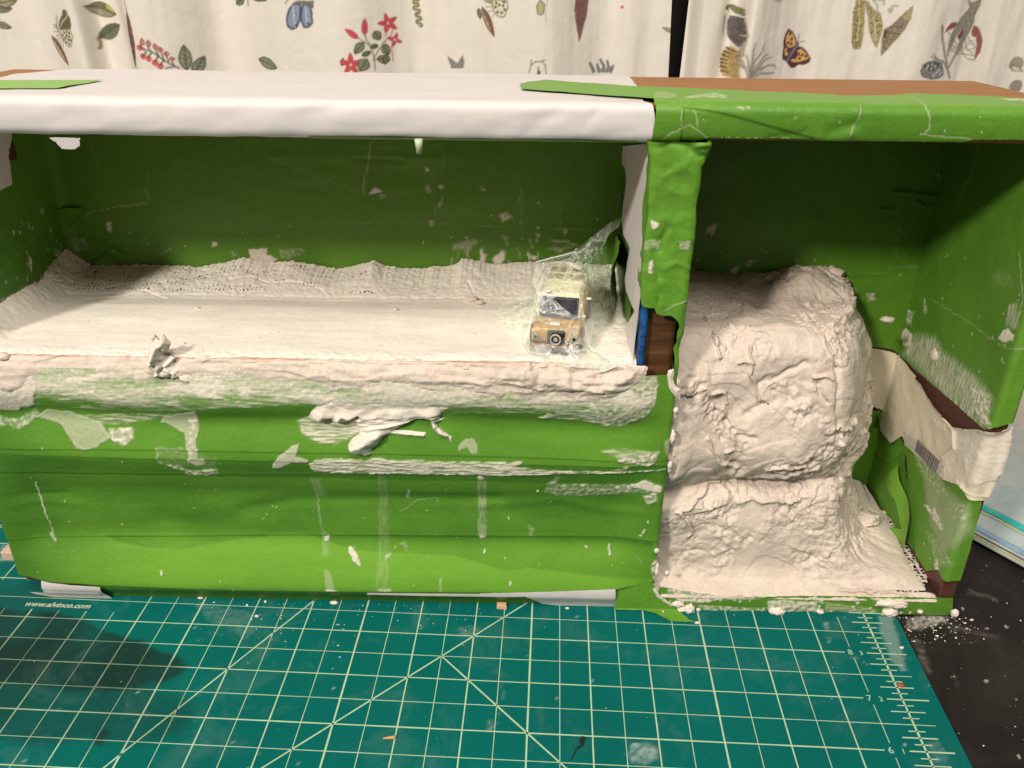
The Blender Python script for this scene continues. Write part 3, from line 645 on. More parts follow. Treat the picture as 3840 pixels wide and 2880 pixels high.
# lines are merged in one strip sheet each direction, a hair apart in height
for k in range(2, 34):
    y = k/2; whole = k % 2 == 0; wd = .020 if whole else .014
    if y % 3 == 0: wd = .024
    seg(-22.5, y, -.62 if whole else .33, y, wd)
nh = len(LV)
for k in range(1, 46):
    x = -k/2; whole = k % 2 == 0; wd = .022 if whole else .013
    if x % 3 == 0: wd = .029
    if k == 1:
        for j in range(1, 17): seg(x, j+.13, x, j+.87, wd)
    elif x < -13.3:
        seg(x, 1, x, 8.2, wd); seg(x, 8.94, x, 17, wd)
    else: seg(x, 1, x, 17, wd)
seg(0, .5, 0, 17.2, .032)
for k in range(8, 17*8):
    y = k/8
    if k % 8 == 0: seg(-.25, y, .42, y, .026)
    elif k % 4 == 0: continue
    elif k % 2 == 0: seg(-.27, y, .27, y, .022)
    else: seg(-.13, y, .13, y, .020)
def diag(x, y, dx, dy, t0, t1): seg(x+dx*t0, y+dy*t0, x+dx*t1, y+dy*t1, .026)
diag(-7.5, 7.5, 1, 1, -7, 8); diag(-7.5, 7.5, 1, -1, 0, 6.5); diag(-11, 7, .577, 1, -6, 9)
LV = np.array(LV); LV[nh:, 2] += .0012
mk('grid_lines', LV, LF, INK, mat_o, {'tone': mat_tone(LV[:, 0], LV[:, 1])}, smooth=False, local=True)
def text(s, x, y, h, parent, name, shear=0, off=0.0, mat=None, sx=1.0, sp=1.0):
    cu = bpy.data.curves.new(name, 'FONT'); cu.body = s; cu.size = h*S*1.38; cu.shear = shear; cu.offset = off*S; cu.space_character = sp; cu.resolution_u = 3
    o = bpy.data.objects.new(name+'_tmp', cu); col.objects.link(o)
    bpy.context.view_layer.update()
    me = bpy.data.meshes.new_from_object(o); bpy.data.objects.remove(o)
    me.transform(Matrix.Diagonal((sx, 1, 1, 1)))
    me.materials.clear(); me.materials.append(mat or INK)
    q = bpy.data.objects.new(name, me); col.objects.link(q); q.parent = parent; q.location = (x*S, y*S, .005*S)
    return q
for n_, m_ in ((8, 3), (7, 2), (6, 1), (5, 0)):
    text(str(n_), -.57, n_-.055, .125, mat_o, 'numeral', off=.0)
    text(str(m_), -.375, n_-.05, .095, mat_o, 'numeral', off=.001)
text('www.alvinco.com', -15.2, 8.275, .120, mat_o, 'web_address', .3, .006, m_simple('faded_ink', (.38, .44, .32), .5), 1.0, 1.02)

# ================================================================== the box
box = thing('diorama_box', 'long wooden box covered in green masking tape with plaster shelf and cliff inside', 'box', (-8.475, 1.95, 0))
DV0, DV1 = -6.08, -5.50
board('side_wall', -.30, -.02, .03, 3.88, .28, 8.30, WOOD_D, box)
board('side_wall', -16.90, -16.64, .12, 3.88, .28, 8.30, WOOD_D, box)
board('back_wall', -16.93, -.02, 3.62, 3.9, .28, 8.30, WOOD_D, box, 0)
board('bottom_board', -16.6, -.02, .22, 3.9, .015, .265, WOOD, box)
board('divider', DV0, DV1, .15, 3.6, .28, 8.29, WOOD_E, box, .08)
board('shelf_board', -16.62, DV0-.01, .24, 3.6, 4.62, 4.9, WOOD, box, 0)
board('front_board', -16.62, DV0-.01, .22, .4, .28, 4.62, WOOD, box, 0)

# --- top: veneered board, wrapped by paper and tape; b = -y on top, >0 down the rail face
def top_z(x): return 0.0
TP = Prof([(3.93, 8.70), (0.0, 8.83), (-.01, 8.50), (.05, 8.28), (.34, 8.28)], .13, -3.93)
V = []
prof = [(3.92, 8.68), (.30, 8.78), (.14, 8.70), (.14, 8.40), (.20, 8.33), (3.92, 8.305)]
xs_ = [-17.0, 0.0]
for x in xs_:
    for y, z in prof: V.append((x, y, z))
F = [(0, 6, 7, 1), (1, 7, 8, 2), (2, 8, 9, 3), (3, 9, 10, 4), (4, 10, 11, 5), (5, 11, 6, 0)]
V += [(x, (0.015+3.92)/2, z) for x in ()]
o = mk('top_board', V, F, WOOD_T, box, smooth=False)
mk('end_grain', V[:6], [(0, 1, 2, 3), (0, 3, 4, 5)], WOOD_T, o, smooth=False)
mk('end_grain', V[6:], [(0, 3, 2, 1), (0, 5, 4, 3)], WOOD_T, o, smooth=False)
def toppos(off, wob=.0, sd=0):
    def f(a, b):
        y, z = TP(b); r = a*0
        dz = off*sm(.1, -.1, b); dy = -off*sm(-.1, .1, b)
        return a, y+dy, z+dz
    return f
T0 = lambda *P: [(x, -y) for x, y in P]
def tpts(L): return [(x, -y) for x, y in L]
# paper wrap
edge_r = tpts([(-6.079,3.679),(-6.103,2.931),(-6.131,2.021)])+[(-6.26, -.35), (-6.17, -.05), (-6.13, .2), (-6.13, .40), (-6.15, .52), (-6.15, .80)]
paper_poly = [(-17.3, .80)]+edge_r[::-1]+[(-6.13, -3.95), (-15.95, -3.95)]+tpts([(-16.44,3.172),(-16.389,2.409)])+[(-17.3, -1.6)]
paper_poly = [(-17.02, .80)]+edge_r[::-1]+[(edge_r[0][0], -3.96), (-15.9, -3.96)]+tpts([(-16.437,2.922),(-16.368,2.372)])+[(-17.02, -1.6)]
def h_paper(a, b, D):
    h = .012+.014*fbm(a*.5, b*1.5, 0, 3, 3)+.012*fbm(a*1.6+b, b*3, 0, 4, 13)*sm(-.3, .1, b)+.008*(1-2*np.abs(noise(a*.7+b*1.5, b*2.5, 0, 17)))*sm(-.2, .2, b)
    for P, am, wd in (([(-7.876,8.41),(-7.729,8.548),(-7.434,8.696)], .016, .10), ([(-7.094,8.483),(-7.025,8.598),(-6.905,8.733)], .012, .05), ([(-11.21,8.65),(-10.322,8.722)], .006, .2), ([(-13.975,8.781),(-13.122,8.76)], .008, .2)):
        P = [(x, 8.83-z) for x, z in P]
        h = h+am*np.exp(-(np.minimum(ldist(P, a, b, 0), 0)/wd)**2)
    return h+.05*np.exp(-((b+.02)/.05)**2)*0
def paper_pt(a, b):
    p = Paint(a, b, .02, 10, 77)
    p.specks(60, -16, -6.5, -3, .5, .014, .5, 5); p.poly([(-14, .1), (-12.5, .05), (-12.2, .25), (-13.6, .3)], .10, 'b', .15); p.poly([(-9.6, .15), (-8.2, .1), (-8.0, .3), (-9.2, .35)], .12, 'b', .15)
    p.poly(tpts([(-9.748,2.6),(-8.732,2.692),(-8.461,2.345),(-9.438,2.08)]), .25, 'b'); return p
sheet('paper_wrap', toppos(.012), paper_poly, PAPER, box, res=.045, h=h_paper, paint=paper_pt, rag=.004, ragf=4)
sheet('paper_tab', lambda a, b: (a, a*0-.012+.2*(8.3-b), b), [(-14.505,8.286),(-14.42,8.209),(-14.371,8.124),(-14.177,8.117),(-14.108,8.168),(-14.055,8.28)], PAPER, box, res=.015, rag=.01)
# tape on top
def wr(am, f=1.2, sd=0, sx=1.0, sy=1.0):
    """crumpled relief of stuck tape"""
    return lambda a, b, D=None: am*(fbm(a*f*sx, b*f*sy, 0, 4, sd)*.6+ridge(a*f*1.3*sx, b*f*1.3*sy, 0, 2, sd+3)*.35)
def lineh(lines, base=None):
    def f(a, b, D=None):
        h = base(a, b, D) if base else a*0
        for P, am, wd in lines: h = h+am*np.exp(-(np.minimum(ldist(P, a, b, 0), 0)/wd)**2)
        return h
    return f
def edges(lines, seed=0, extra=None, val=.35, wd=.016):
    """pale torn rims of overlapping tape painted as thin lines plus plaster specks"""
    def f(a, b):
        p = Paint(a, b, .015, 14, seed)
        for P in lines: p.line(P, wd, val)
        if extra: extra(p)
        return p
    return f
sheet('tape_strip', toppos(.018), tpts([(-16.037,1.777),(-14.89,1.933),(-14.547,2.018),(-14.537,1.805),(-14.548,1.461),(-14.648,1.125),(-14.652,0.781),(-15.422,0.672)])+[(-17.2, -.9)], TAPE_L, box, res=.03, h=wr(.004), seed=3, rag=.008)
rr = lambda L: [(x, 8.83-z) for x, z in L]
tongue = tpts([(-7.995,2.032),(-7.859,2.399),(-7.694,2.561),(-7.588,2.758),(-6.957,2.334),(-6.118,1.92)])+tpts([(-4.698,1.516),(-3.942,1.329),(-3.358,1.134),(-2.947,1.12)])+tpts([(-2.537,1.232)])+tpts([(-2.019,1.536),(-1.454,1.45),(-0.926,1.203),(-0.638,1.039)])+[(-.02, -.62), (.0, -.1), (0.01, .2), (.01, .46)]+rr([(-1.073,8.41),(-1.781,8.401),(-1.884,8.355),(-2.683,8.351),(-3.417,8.358),(-3.831,8.366),(-4.519,8.366),(-5.346,8.369)])+[(-5.55, .56), (-6.0, .56), (-6.15, .53), (-6.12, .0)]+[(-6.15, -.02)]+tpts([(-6.116,0.379),(-6.834,0.684),(-7.492,1.101),(-7.966,1.34),(-7.944,1.697)])
TORN = [rr([(-3.356,8.916),(-3.359,8.819),(-3.379,8.687),(-3.432,8.554),(-3.464,8.364)]), rr([(-2.474,8.829),(-2.416,8.655),(-2.408,8.545),(-2.469,8.466)]), rr([(-5.767,8.789),(-5.777,8.658),(-5.754,8.547)]), rr([(-5.621,8.791),(-5.566,8.66),(-5.543,8.539)]), rr([(-5.989,8.366),(-5.904,8.445),(-5.794,8.491),(-5.653,8.56),(-5.556,8.505),(-5.468,8.439),(-5.368,8.362)]), tpts([(-2.41,1.053),(-2.274,0.909)])+rr([(-2.49,8.846)]), rr([(-2.469,8.466),(-2.248,8.447),(-1.786,8.419)])]
def top_ex(p):
    p.poly(tpts([(-6.008,1.16),(-5.851,1.221),(-5.709,1.024),(-5.746,0.635),(-5.963,0.44),(-6.101,0.459)]), .35, 'h'); p.poly(tpts([(-5.65,0.643),(-5.415,0.89),(-5.098,1.153),(-4.99,0.847),(-5.078,0.539),(-5.375,0.59),(-5.632,0.466)]), .55, 'b')
    p.poly(rr([(-5.082,8.819),(-4.859,8.833),(-4.875,8.789),(-5.034,8.798)]), .4, 'b'); p.poly(tpts([(-1.022,1.008),(-0.638,1.039),(-0.817,0.694),(-0.989,0.784)]), .75, 'b')
    p.specks(34, -6, 0, -1, .5, .012, .7, 3)
def seam_h(a, b, D):
    h = wr(.012, 1.5, 8)(a, b)
    L = rr([(-5.759,8.822),(-5.253,8.741),(-4.548,8.562),(-3.808,8.366)])
    (x0, y0), (x1, y1) = L[0], L[-1]; s_ = (b-np.interp(a, [q[0] for q in L], [q[1] for q in L]))
    h = h+.022*sm(.0, .018, s_)*(a > x0)*(a < x1)
    for P, am, wd in ((rr([(-3.734,8.461),(-3.564,8.53),(-3.439,8.587)]), .03, .09), (rr([(-3.84,8.415),(-3.438,8.465)]), -.02, .08), (rr([(-4.522,8.384),(-4.079,8.479)]), .012, .05)):
        h = h+am*np.exp(-(np.minimum(ldist(P, a, b, 0), 0)/wd)**2)
    P = TORN[0]; h = h+.012*sm(0, .02, a-np.interp(b, [q[1] for q in P], [q[0] for q in P]))
    return h
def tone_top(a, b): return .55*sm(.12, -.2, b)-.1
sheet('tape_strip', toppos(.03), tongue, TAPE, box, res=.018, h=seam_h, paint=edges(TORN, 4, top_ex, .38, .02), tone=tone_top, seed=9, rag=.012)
sheet('tape_strip', toppos(.005), [(-10.9, .54), (-6.2, .54), (-6.2, .66), (-10.9, .66)], TAPE, box, res=.03)

# --- front panel tape, horizontal strips
US = interp([(-1, .2), (.3, .25), (.5, -.1), (.75, -.30), (1.2, -.42), (1.5, .05), (1.62, .10), (1.8, -.12), (2.2, .05), (2.45, .35), (2.75, .30), (3.0, .28), (3.15, .05), (3.4, -.25), (3.7, -.30), (3.85, .05), (4.0, .55), (4.2, .3), (4.4, -.1), (4.8, -.2), (6, 0)])
zz = np.linspace(-1, 6, 700); UI = np.cumsum(US(zz))*(zz[1]-zz[0])*.95; UI -= UI.mean()
def und(x, z):
    q = z+.16*fbm(x*.22, z*.3, 0, 2, 21)*sm(0, 1, z)
    r = np.interp(q, zz, UI)
    e = sm(-5.4, -6.3, x)*sm(-16.95, -16.2, x)
    for P, am, wd in (([(-8.558,2.143),(-7.187,2.305),(-6.354,2.089),(-5.528,2.072)], .02, .10), ([(-12.253,1.884),(-13.562,1.72),(-14.12,1.742)], -.022, .16), ([(-12.708,1.942),(-11.848,2.162),(-10.186,2.263),(-8.263,2.302)], -.03, .12), ([(-16.858,2.025),(-16.012,2.06),(-15.463,2.02)], .012, .08), ([(-16.812,2.194),(-15.688,2.25)], -.012, .06)):
        r = r+am*np.exp(-(np.minimum(ldist(P, x, z, 0), 0)/wd)**2)
    return r*e*sm(0, .35, z)+.006*fbm(x*1.1, z*3, 0, 3, 5)
def fpos(off):
    def f(a, b):
        # wraps round the left and right ends
        yl = np.maximum(0, -16.85-a); yr = np.maximum(0, a+5.52)
        return np.clip(a, -16.93, -5.44), -.02-off-und(a, b)+yl*yl*2.5*(a < -16.85)+yr*yr*5, b
    return f
def ffoot(off):
    f0 = fpos(off)
    def f(a, b):
        x, y, z = f0(a, b); return x, y+.35*np.maximum(0, .30-b)**2+.05*np.maximum(0, .30-b), z
    return f
E1 = interp([(-16.528,3.257),(-14.295,3.287),(-12.082,3.28)]+[(-10.391,3.287),(-8.108,3.269)]+[(-6.956,3.242),(-5.439,3.177)])
E2 = interp([(-16.555,3.153),(-14.143,3.106),(-12.103,3.104)]+[(-11.341,3.106),(-8.107,3.128)]+[(-5.428,3.067)])
E3 = interp([(-16.671,2.722),(-14.402,2.741),(-12.143,2.779)]+[(-10.423,2.826),(-8.106,2.881)]+[(-6.942,2.94),(-5.422,2.995)])
E4 = interp([(-16.971,1.281),(-14.676,1.338),(-12.311,1.413)]+[(-10.516,1.449),(-8.096,1.466)]+[(-6.878,1.503),(-5.366,1.508)])
E5 = interp([(-16.972,0.504),(-15.384,0.411),(-13.783,0.362),(-12.443,0.344)]+[(-10.589,0.364),(-8.089,0.403)]+[(-7.411,0.441),(-6.156,0.514),(-5.456,0.597)])
def fpaint(a, b):
    p = Paint(a, b, .035, 7, 100)
    z0 = interp([(-16.353,3.907),(-15.518,4.1),(-14.758,3.996),(-13.715,3.985),(-12.92,4.059),(-11.977,4.135)]+[(-11.886,4.151),(-11.233,4.207),(-10.342,4.017),(-8.784,4.03),(-8.114,4.066)]+[(-7.768,4.091),(-6.987,3.957),(-6.463,3.862),(-5.959,4.05),(-5.778,4.346)])
    z1 = interp([(-16.134,4.725),(-14.623,4.623),(-13.712,4.568)]+[(-12.354,4.52),(-10.575,4.364),(-8.116,4.379)]+[(-7.772,4.31),(-7.256,4.217),(-6.235,4.309)])
    zc = z0(p.a)+.03*fbm(p.a*3, p.b*.1, 0, 3, 6)
    zone = sm(0, .05, p.b-zc)
    cov = .34+.9*(p.hs-.5)+.55*dfbm(p.a, p.b, .8, 5, 66)+.55*sm(.1, .8, (p.b-z0(p.a))/np.maximum(z1(p.a)-z0(p.a), .1))*(.4+1.1*p.bl)
    cov = cov+.35*np.exp(-((p.b-zc)/.03)**2)*(p.bl > .45)
    cov = cov-.30*sm(.0, .5, noise(p.a*.7+3, p.b*3.2, 0, 71))+.5*sm(.72, .9, 1-np.abs(noise(p.a*.9, p.b*9, 0, 72))*1.5)*sm(-.1, .3, noise(p.a*1.5, p.b*4, 0, 73))
    cov = np.where((p.a > -16.6) & (p.a < -13), cov*.85, cov)
    p.v = np.maximum(p.v, np.clip(cov*zone, 0, 1)*(p.a < -5.75))
    hole = sdf([(-6.177,4.569),(-5.979,4.629),(-5.775,4.604),(-5.788,4.461),(-5.986,4.4),(-6.093,4.456)], p.a, p.b); p.v *= 1-.8*sm(-.02, .03, hole)*(p.hs > .45)
    hole = sdf([(-7.356,4.128),(-7.561,4.103),(-7.585,4.035),(-7.404,4.023),(-7.328,4.069)], p.a, p.b); p.v *= 1-sm(-.01, .02, hole)
    P_ = p.poly
    P_([(-15.769,3.828),(-15.547,3.981),(-15.189,3.943),(-14.711,3.727),(-14.59,3.547),(-14.411,3.642),(-14.22,3.676),(-14.189,3.493),(-14.387,3.366),(-14.599,3.501),(-14.849,3.326),(-15.021,3.277),(-15.148,3.305),(-15.263,3.504),(-15.354,3.685),(-15.443,3.759)], .42, None, .02, .25)
    P_([(-14.597,3.638),(-14.22,3.676),(-14.183,3.493),(-14.388,3.36),(-14.508,3.426),(-14.596,3.516)], .8, 'b'); P_([(-15.048,3.871),(-13.72,3.955),(-13.51,3.959),(-13.547,3.899),(-14.287,3.735),(-14.817,3.725)], .5, 'h')
    P_([(-13.753,3.775),(-13.626,3.897),(-13.108,4.026),(-13.124,3.726),(-13.196,3.389),(-13.191,3.171),(-13.08,3.11),(-13.108,3.015),(-13.247,2.987),(-13.368,3.073),(-13.348,3.355),(-13.387,3.6),(-13.605,3.717)], .46, None, .02, .2)
    P_([(-13.276,3.874),(-13.1,3.907),(-13.139,3.665),(-13.215,3.357),(-13.172,3.327),(-13.26,3.075),(-13.368,3.073),(-13.348,3.355),(-13.288,3.479)], .75, 'b')
    P_([(-13.87,3.345),(-13.881,3.063),(-13.736,2.971),(-13.513,2.848),(-13.448,2.753),(-13.178,2.739),(-12.936,2.811),(-12.929,2.917),(-13.429,2.866),(-13.516,2.991),(-13.781,3.018),(-13.862,3.095),(-13.83,3.346)], .62, 'b'); P_([(-13.878,3.376),(-13.568,3.32),(-13.348,3.355),(-13.315,3.231),(-13.841,3.283)], .2, 'b'); P_([(-13.836,3.315),(-12.895,3.177),(-12.933,2.923),(-13.411,2.978),(-13.827,3.064)], .10, 'b')
    P_([(-16.361,3.877),(-16.227,3.79),(-16.037,3.808),(-15.69,4.038),(-15.708,3.859),(-15.871,3.736),(-16.088,3.611),(-16.16,3.64),(-16.25,3.699),(-16.373,3.636)], .5, 'b')
    P_([(-16.142,4.696),(-15.551,4.706),(-15.537,4.45),(-15.676,4.098),(-16.025,3.958),(-16.341,3.952)], 1.0)
    p.line([(-16.143,2.505),(-16.179,2.373),(-16.181,2.106),(-16.164,1.836)], .024, .8); p.line([(-16.164,1.836),(-16.143,1.631),(-16.131,1.422)], .016, .6); P_([(-16.197,1.386),(-16.131,1.422),(-16.105,1.318),(-16.106,1.219),(-16.162,1.225)], .5)
    P_([(-12.004,2.948),(-11.968,3.069),(-11.85,3.228),(-11.602,3.419),(-11.488,3.443),(-11.565,3.218),(-11.351,3.144),(-11.369,3.096),(-11.637,3.101),(-11.811,2.983)], .62, None, .02, .1)
    P_([(-11.372,3.065),(-11.255,3.161),(-10.932,3.19),(-10.612,3.183),(-10.453,3.161),(-10.237,3.203),(-9.865,3.173),(-9.757,3.187),(-9.065,3.157),(-8.108,3.182),(-8.106,2.884),(-9.341,2.882),(-10.419,2.871),(-10.959,2.873),(-11.345,2.929)], 1.1, 'h', .02, .1)
    P_([(-8.55,3.101),(-8.15,3.125),(-7.937,3.198),(-7.857,3.177),(-7.936,3.082),(-7.481,3.027),(-6.945,3.006),(-6.144,3.022),(-6.062,2.982),(-6.942,2.946),(-8.552,2.857)], 1.0, 'h')
    P_([(-6.359,3.033),(-6.152,3.132),(-6.059,3.128),(-6.172,3.037)], .6, 'b'); P_([(-7.265,2.984),(-5.424,3.02),(-5.421,2.989),(-7.264,2.933)], .7, 'b')
    P_([(-11.506,3.831),(-11.287,3.925),(-10.873,3.888),(-10.461,3.806),(-10.511,3.654),(-10.856,3.464),(-11.224,3.488),(-11.424,3.606)], .85, 'h', .06)
    P_([(-8.913,3.439),(-8.792,3.549),(-8.66,3.597),(-8.582,3.476),(-8.596,3.337),(-8.689,3.329),(-8.754,3.442),(-8.887,3.378)], .38, None, .015, .1)
    P_([(-6.568,3.42),(-6.174,3.443),(-5.609,3.367),(-5.651,3.173),(-5.752,3.121),(-5.992,3.129),(-6.291,3.217),(-6.309,3.291)], .5, 'h', .03); P_([(-6.295,3.286),(-5.901,3.324),(-5.609,3.361),(-5.662,3.157),(-5.778,3.108),(-5.995,3.166),(-6.264,3.218)], .9, 'b')
    P_([(-7.452,2.481),(-7.431,2.693),(-7.261,2.857),(-7.206,2.826),(-7.282,2.696),(-6.31,2.683),(-5.962,2.722),(-5.753,2.807),(-5.499,2.667),(-5.541,2.536),(-5.838,2.523),(-6.24,2.45),(-6.782,2.406),(-7.246,2.419)], .42, 'b', .04)
    P_([(-6.04,2.688),(-5.883,2.756),(-5.767,2.806),(-5.636,2.696),(-5.499,2.667),(-5.515,2.553),(-5.706,2.565),(-5.954,2.625)], 1.0); P_([(-5.79,2.432),(-5.568,2.535),(-5.554,2.371),(-5.681,2.27),(-5.771,2.367)], .8, 'b'); P_([(-6.877,2.688),(-6.769,2.699),(-6.794,2.641),(-6.861,2.639)], 1.0)
    for q in ([(-6.281,2.651),(-6.201,2.669),(-6.209,2.587),(-6.271,2.586)], [(-6.097,2.655),(-6.024,2.656),(-6.033,2.585),(-6.082,2.59)]): P_(q, 1.0)
    P_([(-8.602,2.753),(-8.458,2.756),(-8.459,1.483),(-8.599,1.462)], .26, 'v'); P_([(-8.597,1.722),(-8.458,1.725),(-8.459,1.441),(-8.6,1.438)], .3); P_([(-8.594,1.48),(-8.473,1.482),(-8.501,1.426),(-8.558,1.424)], 1.0)
    P_([(-11.433,2.729),(-11.243,2.726),(-11.219,2.242),(-11.371,2.239)], .15, 'v'); p.line([(-11.368,2.272),(-11.361,1.766),(-11.306,1.456)], .02, .28); P_([(-10.261,2.816),(-10.126,2.819),(-10.223,0.398),(-10.442,0.393)], .11, 'v'); P_([(-11.345,1.49),(-11.205,1.476),(-11.259,1.033),(-11.388,1.03)], .16, 'v'); P_([(-11.352,0.796),(-11.25,0.809),(-11.168,0.414),(-11.316,0.392)], .28)
    P_([(-10.917,1.19),(-10.867,1.212),(-10.818,1.185),(-10.729,1.044),(-10.69,0.865),(-10.74,0.9),(-10.833,0.988)], 1.0, None, .01); P_([(-11.36,0.391),(-11.254,0.43),(-11.113,0.385),(-11.172,0.369)], 1.0, None, .01); P_([(-10.41,0.431),(-10.292,0.471),(-10.134,0.43),(-10.18,0.381),(-10.355,0.377)], .8, 'b')
    P_([(-11.312,1.386),(-11.249,1.457),(-11.218,1.423),(-11.262,1.317),(-11.314,1.298)], .9, None, .01); P_([(-9.82,2.264),(-9.777,2.469),(-9.747,2.47),(-9.774,2.245)], .5); P_([(-10.268,0.965),(-10.242,1.073),(-10.132,1.147),(-10.149,1.039)], .5, 'b'); P_([(-10.003,1.274),(-9.902,1.318),(-9.85,1.206),(-9.882,1.134),(-9.933,1.257)], .35, 'b')
    P_([(-9.298,0.678),(-9.234,0.698),(-9.262,0.42),(-9.291,0.42)], .3); p.line([(-9.953,1.966),(-9.81,2.07),(-9.638,2.224),(-9.306,2.264),(-9.281,2.182)], .02, .2); P_([(-8.587,2.865),(-8.507,2.851),(-8.494,2.771),(-8.547,2.786)], .8, None, .01)
    for q in ([(-8.508,1.232),(-8.48,1.222),(-8.474,1.151),(-8.503,1.151)], [(-6.729,1.317),(-6.658,1.298),(-6.684,1.262)], [(-6.313,1.34),(-6.274,1.341),(-6.261,1.14),(-6.288,1.15)], [(-8.044,0.677),(-8.015,0.656),(-8.015,0.568),(-8.038,0.575)], [(-7.603,2.543),(-7.56,2.534),(-7.564,2.478),(-7.596,2.481)], [(-8.071,1.901),(-8.049,1.898),(-8.051,1.823),(-8.068,1.829)], [(-5.683,1.951),(-5.654,1.941),(-5.653,1.867),(-5.674,1.883)], [(-5.799,1.606),(-5.746,1.642),(-5.75,1.583)], [(-5.759,1.693),(-5.707,1.746),(-5.714,1.66)], [(-8.511,1.235),(-8.477,1.218),(-8.489,1.147),(-8.508,1.165)], [(-14.279,0.73),(-14.242,0.742),(-14.255,0.639),(-14.282,0.646)]): P_(q, 1.0, None, .01)
    P_([(-7.725,1.754),(-7.611,1.654),(-7.636,1.494),(-7.692,1.492)], .3, 'b'); P_([(-5.785,1.132),(-5.692,1.027),(-5.717,0.984)], .3, 'b')
    P_([(-6.154,4.598),(-5.753,4.647),(-5.758,4.259),(-5.892,4.021),(-6.254,3.842),(-6.462,3.838),(-6.621,3.889),(-6.935,3.958),(-6.889,4.077),(-6.681,4.037),(-6.641,4.243)], .62, 'b', .03, .1)
    p.line([(-6.52,3.936),(-6.342,3.998),(-6.223,4.133),(-6.115,4.247)], .03, 1.0); p.line([(-6.773,4.328),(-6.674,4.14),(-6.635,3.919)], .06, .95, .03); P_([(-7.61,3.984),(-7.457,4.082),(-7.197,4.027),(-6.727,3.932),(-6.437,3.863),(-6.487,3.832),(-6.882,3.929),(-7.247,3.967)], .85, 'h')
    p.specks(55, -16.6, -5.6, .1, 3.6, .013, .7, 44)
    P_([(-5.544,0.959),(-5.468,1.068),(-5.421,1.176),(-5.402,0.962),(-5.402,0.635),(-5.459,0.633)], .9, 'b')
    P_([(-5.528,3.577),(-5.441,3.625),(-5.395,3.549),(-5.384,3.303),(-5.428,3.209),(-5.506,3.332)], .4)
    return p
DK1 = [[(-15.214,1.351),(-15.01,1.235),(-14.513,1.147),(-13.945,1.124),(-13.355,1.236),(-12.772,1.337),(-12.315,1.382),(-12.309,1.434),(-15.21,1.372)], [(-11.562,1.433),(-11.043,1.215),(-10.538,1.12),(-9.684,1.103),(-8.973,1.083),(-8.092,0.851)]+[(-7.709,0.91),(-6.848,0.821),(-5.462,0.67),(-5.534,1.508),(-8.563,1.495)]]
def ftone(a, b):  # light and shade of the panel's swells painted into the tone, over random variation
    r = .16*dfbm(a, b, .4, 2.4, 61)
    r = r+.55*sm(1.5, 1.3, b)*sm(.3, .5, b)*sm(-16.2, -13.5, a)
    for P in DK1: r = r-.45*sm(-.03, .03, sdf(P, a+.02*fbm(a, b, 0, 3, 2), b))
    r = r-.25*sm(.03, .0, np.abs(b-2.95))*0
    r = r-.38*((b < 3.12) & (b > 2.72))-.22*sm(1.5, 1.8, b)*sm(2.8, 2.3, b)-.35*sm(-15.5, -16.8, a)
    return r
def strip(lo, hi, off, sd, x0=-17.35, x1=-5.36, res=.019, thick=.010, **kw):
    def pos(a, b):
        z = lo(a)+(hi(a)-lo(a))*b
        return fpos(off)(a, z)
    # grid in (a, t) so the edge follows the tape edge exactly
    H = float(np.mean(hi(np.array([-12.0, -8]))-lo(np.array([-12.0, -8]))))
    na = int((x1-x0)/res); nb = max(4, int(H/res))
    A, Bt = np.meshgrid(np.linspace(x0, x1, na), np.linspace(0, 1, nb))
    jag = .035*fbm(np.linspace(0, 60, nb)*H/4, np.zeros(nb)+sd, 0, 3, sd)
    A = A+(sm(x1-.5, x1, A))*jag[:, None]
    lo_, hi_ = lo(A), hi(A); Z = lo_+(hi_-lo_)*Bt
    x, y, z = fpos(off)(A, Z); P = np.stack([x, y, z], -1)
    pt = fpaint(A, Z); pv = pt.v
    h = .022*pv*(.3+1.0*pt.bl)*sm(.15, .5, pv)+thick*np.exp(-(Z-lo_)/.03)*.6
    P[..., 1] -= h
    P[0, :, 1] += thick
    return gridmesh('tape_strip', P, TAPE, box, None, dict(pl=pv, tone=ftone(A, Z)))
top_ = lambda a: a*0+4.78
strip(E1, top_, .030, 1)
strip(E2, lambda a: E1(a)+.10, .018, 2)
strip(E3, lambda a: E2(a)+.10, .010, 3)
strip(E4, lambda a: E3(a)-.002, .0, 4)
strip(E5, lambda a: E4(a)+.06, -.012, 5, x1=-5.40)
base_lo = lambda a: a*0+.02+.10*sm(-15.9, -16.9, a)**2
# lowest tape and the two pieces of bare paper at the foot
sheet('paper_patch', ffoot(.035), [(-16.434,0.517),(-15.902,0.455),(-15.382,0.422),(-15.397,0.28),(-15.385,0.129),(-15.298,-0.051),(-15.753,-0.069),(-16.14,-0.071),(-16.418,0.011),(-16.679,0.092),(-16.797,0.153),(-16.517,0.152)], PAPER, box, res=.02, h=lambda a, b, D: .02*np.exp(-((b-.18+.02*(a+15))/.05)**2)*sm(0, .1, D), rag=.004)
sheet('tape_strip', ffoot(-.034), [(-15.6, .005), (-15.6, .40)]+[(-15.519,0.463),(-13.772,0.429),(-12.435,0.403)]+[(-10.586,0.409),(-8.089,0.447)]+[(-7.759,0.47),(-7.522,0.251),(-7.415,0.046)]+[(-7.9, .0)], TAPE, box, res=.022, tone=lambda a, b: a*0-.5, rag=.004, h=wr(.008, 2, 4))
sheet('paper_patch', ffoot(.004), [(-10.589,0.368),(-9.132,0.386),(-8.089,0.399)]+[(-8.571,0.407),(-7.411,0.471),(-6.149,0.551),(-6.113,-0.003),(-6.664,-0.024),(-7.105,-0.011),(-7.444,0.038),(-7.639,0.249),(-7.757,0.34)]+[(-8.088,0.309),(-10.593,0.315)], PAPER, box, res=.02, rag=.003)
